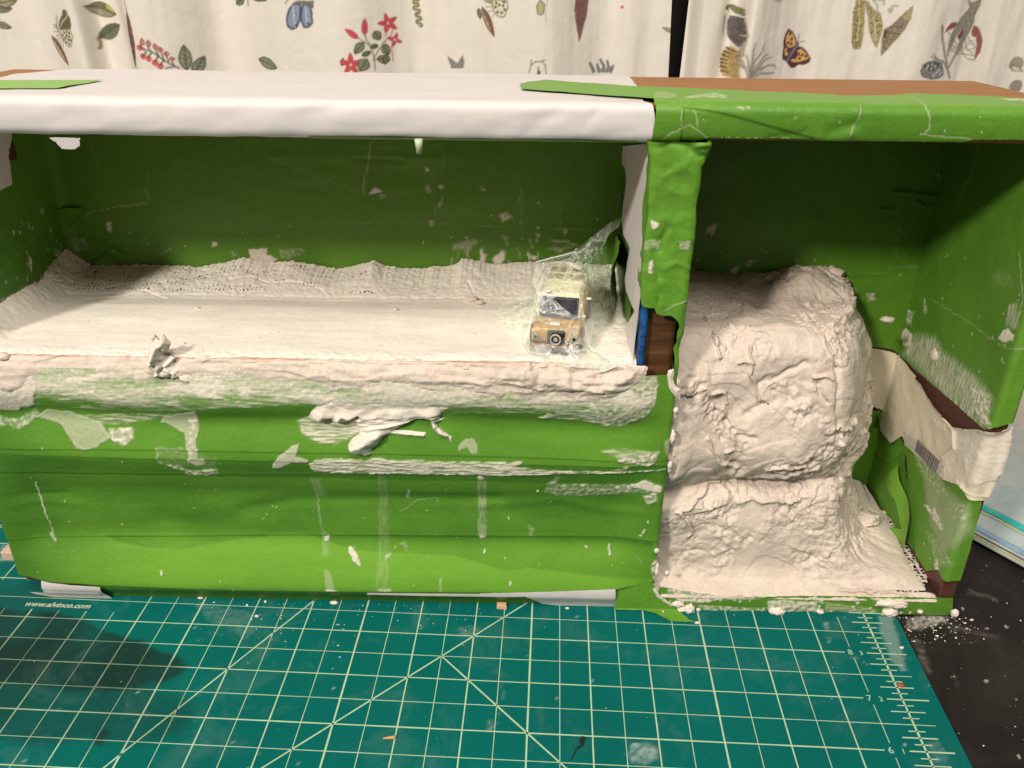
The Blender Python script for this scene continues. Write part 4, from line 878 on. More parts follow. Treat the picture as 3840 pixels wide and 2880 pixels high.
def flap_pos(a, b):
    y = np.where(b > 0.03, -.055-.9*np.maximum(0, .35-b)**2*0, -.055-(.03-b)*.95)
    z = np.where(b > 0.03, b, .03-.012*sm(.03, -.2, b))
    return a, y-.02*sm(.6, .1, b), z+.012*np.sin(a*9)*sm(.0, -.1, b)
mf = lambda L: [(x, y+.055) for x, y in L]
sheet('tape_flap', flap_pos, [(-6.149,0.536),(-5.973,0.585),(-5.519,0.669),(-5.438,0.56),(-5.35,0.377),(-5.101,0.195)]+mf([(-4.919,-0.074),(-4.808,-0.278),(-4.694,-0.365),(-5.156,-0.296),(-5.422,-0.129),(-5.615,-0.041),(-5.821,-0.055),(-6.127,-0.046)]), TAPE, box, res=.02, h=wr(.02, 2.0, 6), paint=edges([[(-5.432,0.486),(-5.347,0.339),(-5.097,0.157)]], 2, lambda p: p.specks(8, -5.6, -4.8, -.3, .4, .02, 1, 2), 1.0, .06), tone=.1, rag=.02)

# --- front strip under the right bay
def rbp(a, b):
    p = Paint(a, b, .03, 8, 55)
    for q, v, tx in (([(-3.376,0.227),(-3.109,0.273),(-2.493,0.228),(-2.374,0.072),(-2.52,0.028),(-3.063,-0.024),(-3.304,-0.05)], 1.0, 'b'), ([(-5.199,0.479),(-4.358,0.537),(-4.204,0.267),(-4.438,0.182),(-4.865,0.172),(-5.15,0.284)], 1.0, 'b'), ([(-1.544,0.348),(-0.937,0.343),(-0.89,0.265),(-1.274,0.217)], 1.0, None), ([(-2.567,0.305),(-2.392,0.348),(-2.365,0.191),(-2.493,0.228)], .8, 'b'), ([(-4.614,0.119),(-3.38,0.048),(-3.373,0),(-4.601,-0.001)], .7, 'b'), ([(-2.341,0.231),(-1.371,0.095),(-1.354,0.016),(-2.306,0.033)], .45, 'h'), ([(-4.335,0.342),(-3.421,0.324),(-3.564,0.262),(-4.323,0.244)], .5, 'b')): p.poly(q, v, tx)
    p.specks(60, -5.4, -.3, 0, .3, .03, .9, 9)
    p.line([(-4.665,0.018),(-3.987,0.002),(-3.06,-0.044)], .02, .8); return p
sheet('tape_strip', lambda a, b: (a, a*0-.02-.012*np.sin(b*9), b), [(-5.354,0.514),(-4.273,0.336),(-3.723,0.317),(-2.819,0.362),(-2.216,0.376),(-1.548,0.368),(-0.946,0.382),(-0.46,0.374),(-0.067,0.375)]+[(-.01, .02)]+[(-0.089,-0.034)]+[(-3, .0), (-5.3, 0)], TAPE, box, res=.02, h=wr(.01, 2, 11), paint=rbp, tone=-.1)

# --- inside tape: back walls
def ragged(sd=0): return dict(rag=.02, ragf=10, seed=sd)
def bpos(off): return lambda a, b: (a, 3.60-off+a*0-.05*sm(-16.35, -16.64, a), b)
def bpaint(a, b):
    p = Paint(a, b, .04, 9, 200); P_ = p.poly
    p.line([(-10.661,7.545),(-10.724,7.133),(-10.811,6.953),(-10.859,6.62)], .022, .30, .03); p.line([(-12.604,7.316),(-11.689,6.912),(-10.859,6.62)], .014, .10)
    P_([(-10.743,6.621),(-10.708,6.698),(-10.613,6.76),(-10.521,6.685),(-10.56,6.639),(-10.667,6.622)], 1.0); P_([(-10.592,6.608),(-10.47,6.625),(-10.414,6.534),(-10.506,6.526)], .4, 'b')
    for q in ([(-9.698,7.123),(-9.618,7.118),(-9.629,7.053),(-9.671,7.052)], [(-9.462,6.806),(-9.363,6.792),(-9.374,6.743),(-9.458,6.754)], [(-8.715,6.771),(-8.588,6.742),(-8.564,6.697),(-8.649,6.711)]): P_(q, .9)
    P_([(-9.703,6.818),(-9.644,6.803),(-9.594,6.652),(-9.665,6.636)], .45); P_([(-9.504,6.423),(-9.378,6.594),(-9.382,6.456),(-9.476,6.362)], .3, 'b'); P_([(-8.345,6.284),(-8.162,6.318),(-8.1,6.225),(-8.283,6.144)], .9, 'b'); P_([(-9.667,6.14),(-9.544,6.142),(-9.563,6.016),(-9.67,6.046)], .5, 'b')
    P_([(-9.215,5.701),(-8.966,5.737),(-8.84,5.835),(-8.717,5.709),(-8.968,5.576),(-9.219,5.539)], .35, 'b'); P_([(-12.544,5.523),(-12.1,5.562),(-12.047,5.465),(-12.377,5.329),(-12.535,5.327)], .22, 'b')
    P_([(-13.127,5.514),(-12.778,5.536),(-12.839,5.421),(-12.598,5.326),(-12.705,5.225),(-13.146,5.251)], 1.0, None, .02); P_([(-8.687,5.58),(-8.594,5.483),(-8.626,5.286),(-8.72,5.285)], 1.0); P_([(-8.468,5.387),(-8.281,5.553),(-8.202,5.522),(-8.279,5.258),(-8.437,5.256)], .9)
    P_([(-9.06,5.704),(-8.841,5.771),(-8.906,5.511),(-8.97,5.413)], .5, 'v')
    for q in ([(-8.713,5.589),(-8.576,5.476),(-8.604,5.331),(-8.701,5.33)], [(-8.452,5.42),(-8.231,5.539),(-8.299,5.307),(-8.438,5.305)], [(-7.804,5.545),(-7.72,5.46),(-7.773,5.344)], [(-7.72,5.46),(-7.595,5.448),(-7.662,5.345)]): P_(q, 1.0)
    p.line([(-7.959,6.788),(-7.935,6.052)], .016, .2); p.line([(-7.37,5.779),(-7.096,5.755),(-6.873,5.673)], .05, .45, .03); P_([(-7.448,5.608),(-7.202,5.668),(-6.927,5.644),(-7.198,5.554)], .4, 'h'); P_([(-7.648,5.944),(-7.565,5.889),(-7.615,5.719),(-7.658,5.775)], .5, 'b'); P_([(-7.635,6.577),(-7.552,6.443),(-7.564,6.388),(-7.633,6.496)], .35, 'b'); P_([(-8.357,6.281),(-8.168,6.297),(-8.14,6.188),(-8.302,6.144)], 1.0, 'b'); P_([(-8.328,5.836),(-8.164,5.824),(-8.191,5.781)], .5); P_([(-7.432,6.003),(-6.234,5.965),(-6.236,5.992),(-7.323,6.019)], .2, 'b'); P_([(-7.134,6.035),(-7.05,5.981),(-7.074,5.896),(-7.143,5.923)], .7, 'b')
    P_([(-15.756,6.023),(-15.666,6.008),(-15.713,5.928),(-15.69,5.816),(-15.756,5.799),(-15.807,5.926)], .9, 'b'); P_([(-13.825,5.65),(-13.717,5.636),(-13.743,5.564),(-13.837,5.569)], 1.0); P_([(-13.137,5.514),(-12.786,5.536),(-12.812,5.322),(-13.116,5.318)], 1.0); P_([(-16.509,5.724),(-16.24,5.664),(-16.22,5.469),(-16.52,5.399)], .22, 'b'); p.line([(-14.866,5.358),(-14.635,5.499)], .02, .4); p.line([(-15.686,5.607),(-14.68,5.605)], .012, .15)
    p.line([(-16.203,6.111),(-15.802,6.242),(-15.545,6.293),(-14.913,6.373),(-14.899,6.364)], .018, .30); p.line([(-14.899,6.364),(-14.921,6.656)], .014, .2); P_([(-13.505,5.476),(-13.36,5.38),(-13.46,5.346)], .4, 'b')
    for q in ([(-15.737,7.392),(-15.694,7.038),(-15.802,6.675)], [(-14.791,7.02),(-14.896,6.379)], [(-9.323,7.533),(-9.367,6.973)], [(-11.678,6.049),(-10.131,6.087),(-8.283,6.034)], [(-9.548,6.97),(-9.544,6.142)], [(-7.906,6.762),(-7.92,5.968)], [(-7.236,6.637),(-7.159,5.979)]): p.line(q, .014, .13)
    p.specks(36, -16.3, -6.2, 5.0, 6.0, .022, .5, 6); p.specks(12, -9, -6.2, 5.3, 6.6, .025, .6, 61)
    for i in range(26):
        rg = random.Random(i+7); x = rg.uniform(-9.5, -6.2); z = rg.uniform(5.25, 5.9); p.line([(x, z), (x+rg.uniform(-.08, .08), z-rg.uniform(.1, .3))], .03*rg.random()+.01, rg.uniform(.15, .45))
    return p
TB_ = [[(-11.608,7.445),(-9.53,7.501),(-9.488,6.941),(-11.598,6.913)], [(-15.969,6.611),(-14.86,6.657),(-14.896,6.379),(-15.802,6.242)], [(-9.352,7.532),(-8.29,7.56),(-8.226,6.838),(-9.341,6.853)], [(-16.399,7.5),(-15.592,7.511),(-15.934,6.489),(-16.503,6.419)]]
def btone(a, b):
    r = .10+.2*fbm(a*.3, b*.5, 0, 3, 9)
    for i, P in enumerate(TB_): r = r+(.22, .3, -.25, -.3)[i]*sm(-.012, .012, sdf(P, a+.02*noise(a*6, b*6, 0, 3), b))
    return r
def h_back(a, b, D=None):
    h = .016*fbm(a*.5, b*1.5, 0, 3, 5)
    for P, am, wd in (([(-12.458,7.288),(-10.966,7.293),(-10.373,7.256),(-9.328,7.329)], .008, .09), ([(-10.959,7.395),(-9.474,7.4)], -.006, .1), ([(-10.969,7.263),(-10.076,7.231)], -.015, .05), ([(-16.15,5.206),(-15.872,5.392),(-15.689,5.279)], .05, .03), ([(-16.082,5.666),(-15.759,5.557),(-15.526,5.463)], .04, .03)): h = h+am*np.exp(-(np.minimum(ldist(P, a, b, 0), 0)/wd)**2)
    return h
l1 = [(-16.508,7.042),(-14.937,7.048),(-12.611,6.953)]+[(-11.688,6.918),(-10.802,6.875),(-8.208,6.762)]+[(-8.411,6.674)]
l1 = sorted(l1)+[(-6.0, 6.9)]
l2 = sorted([(-16.847,5.622),(-14.68,5.605),(-12.78,5.584)]+[(-11.367,6.069),(-8.9,6.025)])
def band(lo, hi): return lo+hi[::-1]
up = [(-16.66, l1[0][1])]+l1
sheet('tape_strip', bpos(.024), [(-16.66, l1[0][1])]+l1+[(-6.0, 8.3), (-16.66, 8.3)], TAPE_SHADE, box, res=.028, h=h_back, paint=bpaint, tone=btone, rag=.004)
sheet('tape_strip', bpos(.012), [(-16.66, 5.85), (-6.0, 5.75)]+[(x, z+.12) for x, z in l1[::-1]]+[(-16.66, l1[0][1]+.1)], TAPE_SHADE, box, res=.028, h=h_back, paint=bpaint, tone=btone, rag=.004)
sheet('tape_strip', bpos(.002), [(-16.66, 4.8), (-6.0, 4.8), (-6.0, 5.9), (-16.66, 5.95)], TAPE_SHADE, box, res=.028, h=h_back, paint=bpaint, tone=.0, rag=.006)
# loose folds in the left corner
sheet('tape_fold', lambda a, b: (a, 3.52-.10*(b-6.1)-.05*(a+16.2), b), [(-17.022,5.781),(-16.904,6.038),(-16.671,6.23),(-16.408,6.296),(-16.087,6.285),(-16.265,6.11),(-16.472,5.885),(-16.603,5.723),(-16.934,5.653)], TAPE_SHADE, box, res=.025, tone=.4, h=wr(.02, 2, 3))
sheet('tape_fold', lambda a, b: (a, 3.54+a*0, b), [(-16.146,5.223),(-15.873,5.389),(-15.677,5.263),(-15.794,5.079),(-16.115,5.074)], TAPE_SHADE, box, res=.02, tone=.5)
# right bay back
def b2paint(a, b):
    p = Paint(a, b, .04, 9, 240); P_ = p.poly
    P_([(-3.929,5.237),(-3.854,5.31),(-3.769,5.304),(-3.785,5.168),(-3.869,5.167)], .95); P_([(-3.63,5.349),(-3.601,5.437),(-3.516,5.428),(-3.493,5.333),(-3.575,5.296)], .8, 'b'); P_([(-4.685,5.19),(-4.273,5.143),(-3.79,5.078),(-3.781,5.007),(-4.261,5.035),(-4.668,5.029)], .35, 'b'); P_([(-1.219,4.774),(-1.09,4.812),(-1.01,4.667),(-1.122,4.629)], .8, 'b'); P_([(-4.46,6.004),(-4.366,6.134),(-4.272,6.135),(-4.284,5.974),(-4.371,5.908)], .8, 'b'); P_([(-2.172,5.139),(-1.913,5.017),(-1.828,5.108),(-1.832,4.946),(-2.008,4.98)], .6, 'b')
    p.line([(-1.154,6.749),(-0.983,6.392),(-0.848,6.1),(-0.855,5.802),(-0.791,5.448)], .02, .16); p.line([(-1.076,5.354),(-0.1,5.356)], .02, .14); P_([(-1.742,4.827),(-1.409,4.907),(-1.499,4.403),(-1.649,4.452)], .12, 'b')
    p.specks(22, -5, -.4, 4.6, 5.8, .024, .6, 8); return p
def h_b2(a, b, D=None):
    h = .03*fbm(a*.9, b*1.0, 0, 3, 15)+.02*ridge(a*.8, b*.8, 0, 2, 9)
    for P, am, wd in (([(-1.161,6.785),(-0.904,6.788),(-0.59,6.745),(-0.278,6.714)], .06, .02), ([(-0.706,6.636),(-0.491,6.52),(-0.376,6.533)], .05, .02), ([(-1.305,6.46),(-1.045,6.464)], .04, .02), ([(-0.384,7.158),(-0.247,6.88)], .05, .02), ([(-4.614,5.156),(-0.898,5.194)], .02, .02)): h = h+am*np.exp(-(np.minimum(ldist(P, a, b, 0), 0)/wd)**2)
    return h
sheet('tape_strip', bpos(.02), [(-5.5, 6.2), (-.3, 6.15), (-.3, 8.3), (-5.5, 8.3)], TAPE_SHADE, box, res=.03, h=h_b2, paint=b2paint, tone=-.1, rag=.01)
sheet('tape_strip', bpos(.008), [(-5.5, 3.7)]+[(-0.952,3.675),(-0.487,3.63),(-0.263,3.485)]+[(-.30, 3.5), (-.3, 6.3), (-5.5, 6.3)], TAPE_SHADE, box, res=.03, h=h_b2, paint=b2paint, tone=.25, rag=.01)
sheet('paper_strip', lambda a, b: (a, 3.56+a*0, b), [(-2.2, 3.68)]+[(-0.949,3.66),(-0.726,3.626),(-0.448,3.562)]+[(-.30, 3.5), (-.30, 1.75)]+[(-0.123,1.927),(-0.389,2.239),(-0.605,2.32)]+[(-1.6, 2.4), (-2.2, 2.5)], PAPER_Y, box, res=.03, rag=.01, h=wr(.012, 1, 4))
sheet('tape_strip', bpos(.0), [(-2.6, .3), (-.3, .3), (-.3, 2.2), (-2.6, 2.5)], TAPE_SHADE, box, res=.04, h=h_b2, paint=b2paint, tone=.15, rag=.01)

# --- left wall inside, divider's left face
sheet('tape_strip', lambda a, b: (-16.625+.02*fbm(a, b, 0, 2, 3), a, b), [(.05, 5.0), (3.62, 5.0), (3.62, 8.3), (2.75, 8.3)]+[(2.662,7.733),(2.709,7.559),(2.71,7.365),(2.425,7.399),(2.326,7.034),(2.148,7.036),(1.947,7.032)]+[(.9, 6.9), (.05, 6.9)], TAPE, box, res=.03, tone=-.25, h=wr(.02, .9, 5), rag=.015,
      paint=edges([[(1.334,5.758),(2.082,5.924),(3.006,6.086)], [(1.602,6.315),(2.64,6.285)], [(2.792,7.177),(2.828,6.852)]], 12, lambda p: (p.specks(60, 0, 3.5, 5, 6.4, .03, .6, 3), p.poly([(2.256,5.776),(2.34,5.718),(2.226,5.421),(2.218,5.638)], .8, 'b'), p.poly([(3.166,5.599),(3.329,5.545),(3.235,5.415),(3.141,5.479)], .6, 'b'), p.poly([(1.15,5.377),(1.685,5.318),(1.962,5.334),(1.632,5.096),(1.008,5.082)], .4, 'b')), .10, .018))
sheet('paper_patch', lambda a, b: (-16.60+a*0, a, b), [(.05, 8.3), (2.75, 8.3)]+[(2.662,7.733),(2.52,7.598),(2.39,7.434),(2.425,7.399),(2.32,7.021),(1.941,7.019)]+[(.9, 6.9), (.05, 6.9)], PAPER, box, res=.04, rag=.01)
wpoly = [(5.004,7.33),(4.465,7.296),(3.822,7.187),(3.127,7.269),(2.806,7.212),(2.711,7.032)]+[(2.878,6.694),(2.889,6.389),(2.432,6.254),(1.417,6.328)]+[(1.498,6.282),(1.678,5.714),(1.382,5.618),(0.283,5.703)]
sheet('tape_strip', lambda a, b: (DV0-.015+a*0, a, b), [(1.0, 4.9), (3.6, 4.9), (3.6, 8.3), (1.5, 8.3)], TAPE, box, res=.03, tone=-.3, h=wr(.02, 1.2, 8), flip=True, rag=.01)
sheet('blue_patch', lambda a, b: (DV0-.028+a*0, a, b), [(3.426,6.692),(2.844,6.895),(2.315,6.3),(3.053,6.153)], DARKBLUE, box, res=.02, flip=True)
sheet('paper_sheet', lambda a, b: (DV0-.045-.03*sm(0, .5, a)+.03*np.sin(b*1.1), a, b), [(.03, 8.3)]+[(min(y, 4.6), z) for y, z in wpoly]+[(1.15, 5.02), (.03, 4.98)], PAPER, box, res=.03, flip=True, rag=.006, h=wr(.02, .7, 2))
# hanging end of tape behind the toy
sheet('tape_flap', lambda a, b: (-6.22+.10*np.sin(b*3)+.12*(a-2.2), a, b), [(4.971,5.573),(3.507,5.932),(2.488,6.194),(1.511,6.302),(1.3,6.151),(1.585,5.748),(1.473,5.583),(1.096,5.525),(1.087,5.349),(1.661,5.167),(2.392,5.122),(2.744,5.435),(3.991,5.346)], TAPE, box, res=.02, tone=-.1, flip=True, h=wr(.05, 1.5, 5), rag=.02,
      paint=edges([], 3, lambda p: p.poly([(1.887,5.318),(1.15,5.605),(1.087,5.349),(1.661,5.167)], .5, 'b')))

# --- divider front, wrapped tape. a = x across the front, outside +-.33 it turns the corner
DVP = Prof([(-.30-.0, .35), (-.30, -.03), (.30, -.03), (.30, .9)], .06, -.68)   # (x offset, y)
DC = -5.775
def dpos(off=0):
    def f(a, b):
        u, yy = DVP(a-DC)
        wid = 1.10-.045*sm(6.2, 4.6, b)+.20*sm(8.0, 8.32, b)
        return DC+u*wid+off*np.sign(u)*sm(.27, .3, np.abs(u)), yy-off*sm(.1, -.02, yy), b
    return f
def dvh(a, b, D=None):
    h = .045*fbm(a*1.5+b*.8, b*1.1-a*.5, 0, 4, 31)+.018*(1-2*np.abs(noise(a*2.2+b*1.3, b*1.6-a*.6, 0, 33)))
    for P, am, wd in (([(-5.894,6.807),(-5.867,7.046),(-5.831,7.17)], -.05, .035), ([(-5.868,8.314),(-5.694,8.293),(-5.517,8.148)], -.07, .03), ([(-5.942,8.369),(-5.761,8.394),(-5.468,8.33)], .07, .05), ([(-5.982,8.176),(-5.944,7.888)], .03, .04), ([(-5.579,8.295),(-5.464,8.296),(-5.391,8.161),(-5.423,8.034)], .05, .02), ([(-5.882,7.854),(-5.764,7.96),(-5.7,8.019)], .03, .04), ([(-5.856,5.964),(-5.875,6.422),(-5.972,6.798)], -.04, .025), ([(-5.841,6.512),(-5.637,6.605),(-5.458,6.518)], .03, .03)): h = h+.55*am*np.exp(-(np.minimum(ldist(P, a+.03*noise(b*5, a*5, 0, 7), b+.04*noise(a*4, b*4, 0, 8), 0), 0)/(wd*1.5))**2)
    return h
def dvp(a, b):
    p = Paint(a, b, .02, 10, 91); P_ = p.poly
    P_([(-6.04,7.235),(-6.004,7.229),(-5.947,7.193),(-5.947,7.132),(-5.999,7.106),(-6.032,7.143)], .95); P_([(-6.116,6.842),(-5.998,6.882),(-5.918,6.807),(-6.016,6.806),(-6.088,6.792)], .4, 'b'); P_([(-6.023,6.601),(-5.978,6.653),(-5.957,6.551),(-5.992,6.526)], .9); P_([(-5.634,6.887),(-5.532,6.951),(-5.506,6.939),(-5.504,6.801),(-5.627,6.811)], .55, 'b')
    P_([(-6.028,6.588),(-5.98,6.644),(-5.973,6.443),(-6.01,6.442)], .9); p.line([(-5.759,5.848),(-5.596,5.968),(-5.46,6.017)], .016, .5); P_([(-6.109,6.927),(-5.922,6.952),(-5.911,6.821),(-6.098,6.796)], .35, 'b'); P_([(-5.669,6.934),(-5.504,6.958),(-5.509,6.805)], .4, 'b'); p.line([(-5.918,6.807),(-5.905,6.933)], .02, .5)
    return p
poly = [(DC-.68, 8.34), (DC-.68, 6.0)]+[(-6.103,6.006),(-6.058,5.902),(-5.893,5.889),(-5.853,5.8),(-5.785,5.777),(-5.719,5.774),(-5.666,5.784),(-5.619,5.756),(-5.546,5.675),(-5.524,5.591),(-5.548,5.471),(-5.54,5.35),(-5.573,5.227),(-5.53,5.055),(-5.522,4.855),(-5.524,4.639),(-5.399,4.642)]+[(DC+.5, 4.6), (DC+1.2, 4.6), (DC+1.2, 8.34)]
sheet('tape_strip', dpos(.02), poly, TAPE, box, res=.015, h=dvh, paint=dvp, rag=.012, ragf=10, tone=.1)
board('blue_edge', -6.10, -5.97, .0, .4, 4.75, 6.1, BLUE, box, .07)
sheet('plaster_tongue', lambda a, b: (a, -.07+a*0, b), [(-5.616,4.778),(-5.602,4.866),(-5.525,4.893),(-5.504,4.83),(-5.518,4.703),(-5.462,4.589),(-5.379,4.552),(-5.369,4.345),(-5.469,4.422),(-5.561,4.549)], PLAS, box, res=.012, h=lambda a, b, D: .03*sm(0, .06, D), rag=.006)

# --- right wall: a = -y inside (negative), 0..0.3 across its front edge
RP = Prof([(-.305, 3.62), (-.305, -.02), (-.0, -.02), (-.0, 3.9)], .06, -3.64)
def rpos(off=0):
    def f(a, b):
        x, y = RP(a)
        ins = sm(.05, -.1, a); 
        return x-off*ins+off*sm(.25, .4, a), y-off*sm(-.15, .05, a)*sm(.4, .25, a), b
    return f
ri = lambda L: [(-y, z) for y, z in L]
rf = lambda L: [(x+.30, z) for x, z in L]
def rpaint(a, b):
    p = Paint(a, b, .04, 8, 300); P_ = p.poly
    P_(ri([(3.089,4.175),(2.374,4.442),(1.905,4.321),(1.03,4.416),(0.515,4.405),(0.153,4.331),(0.139,4.162),(0.174,3.784),(1.133,3.616),(1.946,3.67),(2.576,3.654),(3.371,3.635)]), .62, 'v', .2); P_(ri([(3.158,4.094),(2.288,4.287),(1.458,4.205),(0.439,4.267),(0.139,4.162),(0.677,3.774),(1.593,3.755),(2.62,3.734)]), .36, None, .25); P_(ri([(0.912,4.201),(0.251,4.367),(0.051,3.855),(0.376,3.85)]), .9, 'b', .1); P_(ri([(2.558,4.015),(2.122,4.171),(1.873,3.904),(2.238,3.821)]), .6, 'v', .08); P_(ri([(1.397,4.094),(0.991,4.344),(0.607,4.269),(0.834,4.059)]), .4, 'b', .1)
    P_(ri([(3.777,3.925),(3.519,4.115),(3.226,4.115),(3.159,3.889),(3.453,3.781)]), 1.0); P_(ri([(3.716,4.468),(3.385,4.502),(3.341,4.217),(3.577,4.219)]), .6, 'b'); P_(ri([(3.131,4.949),(2.866,4.763),(2.954,4.63)]), .7, 'v')
    P_(ri([(0.487,5.257),(0.414,5.422),(0.295,5.496),(0.131,5.481),(0.114,5.38),(0.327,5.262)]), 1.0); P_(ri([(0.379,5.503),(0.459,5.794),(0.315,5.958),(0.146,5.857),(0.107,5.577)]), .45, 'v', .06); P_(ri([(1.109,6.087),(0.738,6.305),(0.41,6.131),(0.959,5.968)]), .10, 'b', .2)
    p.line(ri([(2.889,4.995),(1.425,5.131),(0.765,5.156),(0.177,5.212),(-0.228,5.379)]), .018, .28); p.line(ri([(0.595,6.644),(0.378,6.35),(0.197,6.088),(0.127,5.823)]), .03, .35); p.line(ri([(2.595,7.837),(2.517,7.363),(2.681,7.148),(2.71,6.76)]), .03, .22)
    P_(ri([(2.074,2.146),(1.461,2.421),(0.875,2.281),(0.52,2.164),(1.011,1.982),(1.648,1.983)]), .45, 'b', .08); P_(ri([(1.736,2.142),(0.581,2.275),(-0.003,2.38),(-0.176,1.907),(0.185,1.21),(0.861,1.338)]), .30, None, .2); P_(ri([(1.283,1.524),(0.863,1.714),(0.391,1.582),(0.53,1.478)]), 1.0, 'b'); P_(ri([(0.411,2.138),(0.1,2.407),(-0.097,2.049),(0.242,2.003)]), .5, 'b', .1); P_(ri([(0.968,1.149),(0.288,1.396),(-0.051,1.132),(0.377,0.838)]), .28, 'b', .1); P_(ri([(0.455,0.886),(0.314,0.998),(0.231,0.848),(0.314,0.724)]), .9, 'b'); P_(ri([(0.507,1.968),(0.15,2.171),(0.056,1.834)]), .4, 'b')
    p.line(ri([(2.157,1.985),(1.302,1.944),(0.568,2.079)]), .03, .1)
    p.specks(45, -3.6, .1, 3.4, 6.2, .022, .5, 4); p.specks(25, -3.2, .2, .4, 2.8, .02, .6, 5)
    return p
wrr = lambda a, b, D=None: .02*fbm(a*.9, b*.9, 0, 3, 41)+.015*ridge(a*1.1, b*.8, 0, 2, 43)*.5
up_lo = ri([(3.682,3.532),(3.207,3.555),(2.751,3.568),(2.13,3.626),(1.37,3.703),(0.667,3.756),(0.133,3.785)])
sheet('tape_strip', rpos(.03), [(-3.64, 3.5)]+up_lo+rf([(-0.291,3.908),(-0.066,4.001)])+[(.36, 4.0), (1.2, 4.0), (1.2, 8.3), (-3.64, 8.3)], TAPE, box, res=.02, h=wrr, paint=rpaint, rag=.01, tone=lambda a, b: -.1+.25*sm(-.2, .1, a))
# cream paper tape bent round the wall
pstrip = [(-3.64, 3.5)]+ri([(3.833,3.462),(3.373,3.529),(2.829,3.504),(2.273,3.502),(1.96,3.414),(1.578,3.371),(1.195,3.387),(0.91,3.381),(0.555,3.553)])+rf([(-0.383,3.816),(-0.064,3.992),(-0.019,3.619),(-0.027,2.919),(-0.076,2.531),(-0.323,2.516),(-0.51,2.62)])+ri([(0.824,2.366),(1.202,2.326),(1.78,2.221),(2.402,2.109),(2.583,2.221)])+[(-3.0, 1.8), (-3.64, 1.8)]
def ph(a, b, D):
    h = .02*fbm(a*1.5, b*1.5, 0, 3, 51)+.03*ridge(a*1.2, b*1.2, 0, 2, 53)*.5
    h = h+.05*np.exp(-(D/.06)**2)*(a > -2.6)*(b > 2.6)
    h = h+.05*np.exp(-(np.minimum(ldist(ri([(1.269,3.346),(0.859,3.289),(0.739,3.07),(1.011,2.703)]), a, b, 0), 0)/.05)**2)
    return h
def ppaint(a, b):
    p = Paint(a, b, .03, 8, 320); P_ = p.poly
    P_(ri([(0.93,3.248),(0.54,3.525),(-0.006,3.753),(-0.4,4.16),(-0.431,3.83),(-0.459,3.217),(-0.017,2.828),(0.505,2.478),(0.969,2.271),(1.021,2.545),(0.718,3.034)]), 1.0, None, .05)
    P_(rf([(-0.492,3.792),(-0.064,3.992),(-0.033,2.943),(-0.405,2.84),(-0.644,2.835)]), 1.0, None, .04); P_(ri([(1.726,3.087),(1.343,3.304),(1.165,3.159),(1.563,2.978)]), 1.0, 'b'); return p
sheet('paper_strip', rpos(.05), pstrip, PAPER_Y, box, res=.02, h=ph, paint=ppaint, rag=.008)
lp = ri([(2.539,2.356),(1.912,2.46),(1.329,2.556),(0.852,2.627),(0.938,2.394),(1.408,2.324),(2.012,2.238),(2.358,2.136)])
lab = sheet('barcode_label', rpos(.062), lp, PAPER_G, box, res=.03, rag=.004, h=lambda a, b, D: .02*fbm(a*1.5, b*1.5, 0, 3, 51)+.03*ridge(a*1.2, b*1.2, 0, 2, 53)*.5+.02)
DKI = m_simple('grey_print', (.10, .095, .09), .5)
(c0x, c0z), (c1x, c1z), (c2x, c2z), (c3x, c3z) = ri([(1.952,2.531),(1.016,2.624),(1.021,2.365),(1.924,2.282)])
for i in range(22):
    t = i/22; wd = [.4, .7, .3, .55][i % 4]/22
    q = [(c0x+(c1x-c0x)*t, c0z+(c1z-c0z)*t), (c0x+(c1x-c0x)*(t+wd), c0z+(c1z-c0z)*(t+wd)), (c3x+(c2x-c3x)*(t+wd), c3z+(c2z-c3z)*(t+wd)), (c3x+(c2x-c3x)*t, c3z+(c2z-c3z)*t)]
    A4 = np.array(q); h = .02*fbm(A4[:, 0]*1.5, A4[:, 1]*1.5, 0, 3, 51)+.03*ridge(A4[:, 0]*1.2, A4[:, 1]*1.2, 0, 2, 53)*.5
    x, y, z = rpos(.062)(A4[:, 0], A4[:, 1]); x = x-h-.032
    mk('bar', np.stack([x, y, z], -1), [(0, 1, 2, 3)], DKI, lab, smooth=False)
low = ri([(3.229,0.342),(3.955,0.324),(4.558,-0.009)])
lowp = [(-3.64, 1.9), (-3.0, 1.75)]+ri([(2.402,2.109),(1.78,2.221),(1.202,2.326),(0.824,2.366)])+rf([(-0.524,2.595),(-0.359,2.501),(-0.11,2.506),(-0.056,1.468),(-0.047,0.8),(-0.301,0.756),(-0.547,0.805)])+ri([(0.6,0.488),(1.071,0.506),(1.357,0.857),(1.836,1.305),(2.287,1.903),(2.422,1.931)])+[(-3.0, 1.3), (-3.64, 1.2)]
sheet('tape_strip', rpos(.025), lowp, TAPE, box, res=.02, h=wrr, paint=rpaint, rag=.012, tone=.1)
sheet('tape_strip', rpos(.012), [(-3.64, .38)]+ri([(3.229,0.342),(2.031,0.351),(1.167,0.516),(1.277,0.917),(2.306,1.724),(2.491,2.055)])+[(-3.64, 2.2)], TAPE, box, res=.02, h=wrr, tone=-.1, rag=.01)
sheet('tape_flap', lambda a, b: (-.38-.10*sm(1.9, 1.3, b)-.05*np.sin(a*5), -a, b), ri([(2.568,1.199),(2.306,1.724),(2.015,1.521),(1.625,1.34),(1.388,1.117),(1.272,0.807),(1.23,0.466),(1.465,0.428),(1.966,0.459),(1.602,0.673),(1.961,1.105)]), TAPE, box, res=.015, tone=.6, rag=.008)
sheet('tape_fold', lambda a, b: (-.45-.25*np.sin(np.clip((a+3.6)*1.2, 0, 3)), -a, b), ri([(4.516,1.723),(3.793,2.093),(3.192,2.202),(3.001,2.087),(3.632,1.806),(4.355,1.57)]), TAPE_SHADE, box, res=.02, tone=.6)

